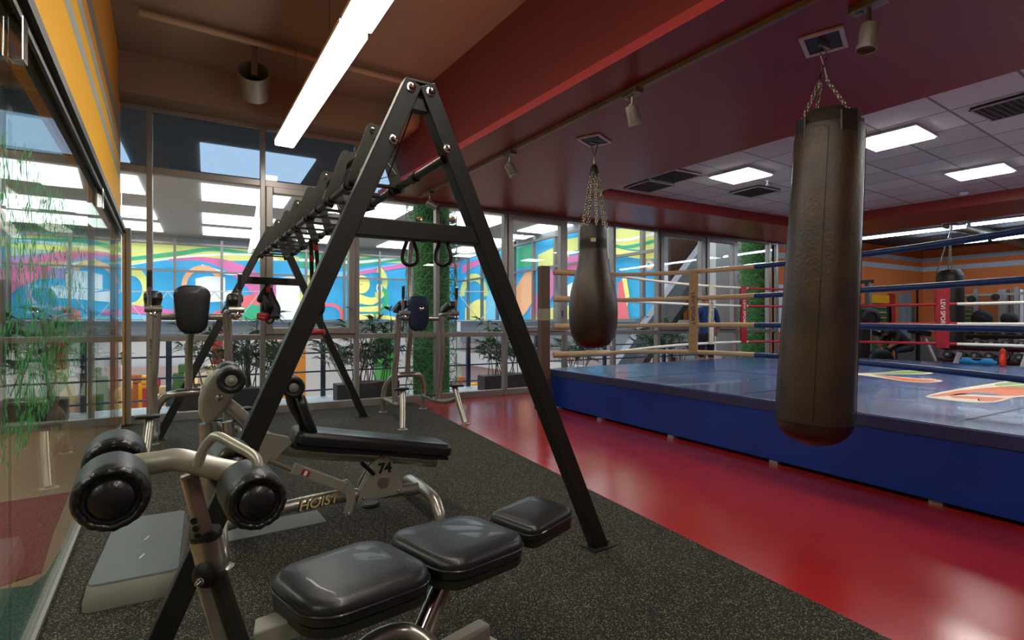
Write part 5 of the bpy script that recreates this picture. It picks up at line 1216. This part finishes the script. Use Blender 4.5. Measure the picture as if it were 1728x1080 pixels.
# ================================================================== FAR WEIGHTS AREA
# dumbbell rack: local frame along y
rx = 14.6
dr_ = thing('dumbbell_rack', V(rx, 4.1, 0), 'three-tier dumbbell rack behind the far ring side', 'dumbbell rack')
shelves = [(.45, -.32), (.72, -.2), (.99, -.08)]
for z, dx in shelves:
    q = MB(); q.box((rx+dx, 4.1, z-.1), (.28, 3.0, .03), Matrix.Rotation(.25, 3, 'Y')); q.build('shelf', 'frame_black', dr_)
for y_ in (2.65, 5.55):
    q = MB(); q.bar(V(rx-.36, y_, 0), V(rx+.08, y_, 1.05), .06, .04); q.bar(V(rx-.4, y_, .03), V(rx+.3, y_, .03), .06, .05); q.build('side_frame', 'silver', dr_)
proto = None
for si, (z, dx) in enumerate(shelves):
    for k in range(12):
        y_ = 2.78+k*.24; lab = 'black round dumbbell, %s from the right on the %s shelf of the far rack' % (['first', 'second', 'third', 'fourth', 'fifth', 'sixth', 'seventh', 'eighth', 'ninth', 'tenth', 'eleventh', 'twelfth'][k], ['lowest', 'middle', 'top'][si])
        if proto is None:
            t = thing('dumbbell', (0, 0, 0), lab, 'dumbbell')
            for s_ in (-1, 1): q = MB(); q.lathe(V(.09*s_, 0, 0), (s_, 0, 0), [(.05, -.03), (.085, -.02), (.09, 0), (.085, .03), (.05, .04)], 16); q.build('weight_head', 'vinyl', t, smooth=True)
            q = MB(); q.cyl((-.1, 0, 0), (.1, 0, 0), .016); q.build('handle', 'chrome', t, smooth=True); proto = t; o = t
            q = MB(); q.lathe(V(-.13, 0, 0), (-1, 0, 0), [(.035, 0), (.03, .006), (0, .006)], 12); q.build('end_disc', 'alu', t, smooth=True)
        else: o = copy_tree(proto)
        o.location = (rx+dx, y_, z+.005); o.rotation_euler = (0, .25, 0); tag(o, lab, 'dumbbell', 'dumbbells on the %s shelf' % ['lowest', 'middle', 'top'][si])
# plate tree with big discs
pt0 = P(1662, 540, 12.6); pt0.z = 0
t = thing('plate_rack', pt0, 'weight machine frame with large black plates behind the dumbbells', 'weight rack')
for dx, dy in ((0, -.5), (0, .25), (0, .95)):
    q = MB(); q.box(pt0+V(.25+dx, dy, 1.0), (.08, .08, 2.0)); q.build('upright', 'alu', t)
q = MB(); q.box(pt0+V(.25, .2, 1.85), (.06, 1.6, .06)); q.box(pt0+V(.25, .2, .06), (.5, 1.7, .08)); q.build('frame_bar', 'silver', t)
for dy, z, r_ in ((.1, 1.28, .21), (.62, 1.3, .17), (-.4, 1.26, .16), (.3, 1.75, .09), (-.15, 1.78, .08)):
    q = MB(); q.lathe(pt0+V(.15, dy, z), (-1, 0, 0), [(r_*.95, 0), (r_, .01), (r_, .035), (r_*.9, .045), (r_*.3, .045), (r_*.25, .055), (0, .055)], 28); q.build('weight_plate', 'vinyl', t, smooth=True)
# chrome posts at the picture edge
for px, w_, m, lab in ((1693, .16, 'alu', 'wide grey machine column near the right picture edge'), (1705, .05, 'chrome', 'thin chrome guide rod near the right picture edge'), (1712, .07, 'chrome', 'thicker chrome guide post near the right picture edge'), (1724, .08, 'white_strip', 'pale post at the very right picture edge')):
    c_ = P(px, 540, 13.2); q = MB(); q.box((c_.x, c_.y, 1.0), (w_, w_, 2.0)); tag(q.build('machine_post', m, bevel=.01), lab, 'machine post')
# benches with slanting white frames
for px, lab in ((1600, 'white framed bench end left below the black bag'), (1715, 'white framed bench at the right picture edge')):
    c_ = P(px, 600, 10.1); c_.z = 0; t = thing('weight_bench', c_, lab, 'bench')
    q = MB(); q.bar(c_+V(0, 0, .02), c_+RT*.22+V(0, 0, .62), .06, .06); q.build('frame_leg', 'white_strip', t)
    q = MB(); q.tube([c_+RT*.15+V(0, 0, .05), c_+RT*.35+V(0, 0, .35), c_+RT*.8+V(0, 0, .38), c_+RT*1.0+V(0, 0, .02)], .04, 10, sm=4); q.build('frame_tube', 'silver', t, smooth=True)
    q = MB(); q.bar(c_+RT*.2+V(0, 0, .5), c_+RT*.95+V(0, 0, .46), .28, .07); q.build('bench_pad', 'vinyl', t, bevel=.02)
# cable machine at the left, tall with pulley
c_ = P(1458, 560, 12.2); c_.z = 0
t = thing('cable_machine', c_, 'cable machine with handles right of the big bag', 'weight machine')
q = MB(); q.box(c_+RT*.1+V(0, 0, 1.05), (.1, .1, 2.1)); q.box(c_+RT*-.3+V(0, 0, 1.05), (.1, .1, 2.1)); q.build('mast', 'alu', t)
q = MB(); q.bar(c_-RT*.35+V(0, 0, 2.1), c_+RT*.2+V(0, 0, 2.12), .1, .08); q.build('top_arm', 'black_plastic', t)
q = MB(); q.box(c_-RT*.1+V(0, 0, .85), (.35, .3, 1.3)); q.build('weight_stack', 'vinyl', t, bevel=.02)
q = MB(); q.lathe(c_-RT*.02+V(0, 0, 1.3)-FW*.25, -FW, [(.2, 0), (.22, .02), (.2, .04), (.12, .045), (.11, .02)], 28); q.build('pulley_wheel', 'bag_black', t, smooth=True)
# loaded barbell discs low
for px, py, r_, lab in ((1483, 596, .30, 'big black weight disc low behind the ring, right of the big bag'), (1560, 600, .14, 'black hex weight on the floor behind the ring'), (1548, 602, .12, 'smaller black weight beside the other on the floor')):
    c_ = P(px, py, 12.0); q = MB(); q.lathe(V(c_.x, c_.y, r_), -FW, [(r_*.9, 0), (r_, .02), (r_, .08), (r_*.9, .1), (r_*.3, .1), (0, .09)], 30); tag(q.build('weight_plate', 'vinyl', smooth=True), lab, 'weight plate')
# incline benches with chrome supports
for px, lab in ((1474, 'incline bench with white support, left of the bending person'), (1556, 'incline bench with white support, right of the bending person')):
    c_ = P(px, 590, 12.9); c_.z = 0; t = thing('incline_bench', c_, lab, 'bench')
    q = MB(); q.bar(c_+V(0, 0, .95), c_+RT*.32+V(0, 0, .25), .07, .05); q.build('support_arm', 'white_strip', t)
    q = MB(); q.bar(c_-RT*.25+V(0, 0, 1.0), c_+RT*.12+V(0, 0, .9), .3, .12); q.bar(c_-RT*.1+V(0, 0, .02), c_-RT*.1+V(0, 0, .95), .08, .08); q.build('bench_pad', 'vinyl', t, bevel=.02)
# openings and panels on the orange wall
def wall_px(x0, y0, x1, y1, m, lab, ctg='panel', d=.04, name='wall_panel'):
    a, b = PY(x0, y0, YW-.01-d), PY(x1, y1, YW-.01-d); q = MB(); q.b2((a.x, YW-.01-d, a.z), (b.x, YW-.005, b.z)); tag(q.build(name, m), lab, ctg)
wall_px(1440, 512, 1497, 600, 'leaf', 'green display shelves in the opening of the orange wall', 'display shelf', .05, 'display_shelf')
for z in range(4): wall_px(1468, 517+z*9, 1496, 519+z*9, 'cream_shop', 'pale shelf board %s in the orange wall opening' % ['at the top', 'second from the top', 'third from the top', 'at the bottom'][z], 'shelf', .1, 'shelf_board')
wall_px(1470, 497, 1501, 512, 'yellow', 'yellow sign panel on the orange wall behind the red ropes')
wall_px(1501, 495, 1511, 612, 'column_red', 'red pilaster on the orange wall next to the yellow panel')
wall_px(1497, 517, 1504, 612, 'ink', 'narrow black upright beside the red pilaster')
wall_px(1520, 495, 1528.5, 612, 'door_grey', 'left leaf of the grey door in the orange wall', 'door', .05, 'door_leaf')
wall_px(1529, 495, 1538, 612, 'door_grey', 'right leaf of the grey door in the orange wall', 'door', .06, 'door_leaf')
wall_px(1538, 517, 1544, 612, 'leaf_dark', 'dark green strip right of the grey door')
wall_px(1549, 480, 1550, 612, 'ink', 'thin dark joint in the orange panelling')
wall_px(1569, 495, 1573, 612, 'alu', 'grey frame at the end of the orange panelling', 'panel', .05)
wall_px(1312, 374, 1328, 392, 'white_strip', 'small white board high on the orange wall left of the big bag')
wall_px(1300, 375, 1312, 395, 'brown_beam', 'small brown board beside the white one on the orange wall')
wall_px(1314, 480, 1322, 560, 'white_strip', 'narrow white sheet on the orange wall just left of the big bag')
wall_px(1640, 497, 1676, 510, 'yellow', 'yellow sign panel behind the weight machine')
q = MB(); q.b2((16.5, 5.2, 0), (16.6, 7.6, .75)); tag(q.build('low_partition', 'grey_panel'), 'low grey meshed partition behind the ring', 'partition')
q = MB(); q.b2((18.34, -4, 1.92), (18.39, 6.9, 1.96)); q.b2((18.34, -4, .10), (18.39, 6.9, .13)); struct('trim_7', q, 'alu', 'edge strip of the wall mirror')
for y_, z_ in ((4.9, 1.75), (4.3, 1.78), (3.8, 1.74)):
    q = MB(); q.b2((18.30, y_-.2, z_-.1), (18.35, y_+.2, z_+.12)); tag(q.build('yellow_sign', 'yellow'), 'yellow sign on the far mirror %s' % {4.9: 'left', 4.3: 'middle', 3.8: 'right'}[y_], 'sign')
# dark ducts on the far ceiling
for k, (y_, x0_) in enumerate(((4.9, 12.8), (3.6, 13.0))):
    q = MB(); q.tube([V(x0_, y_, 3.16), V(18.2, y_+.3, 3.16)], .11, 12); tag(q.build('air_duct', 'duct', smooth=True), ['dark duct under the far ceiling, left one', 'dark duct under the far ceiling, right one'][k], 'duct')
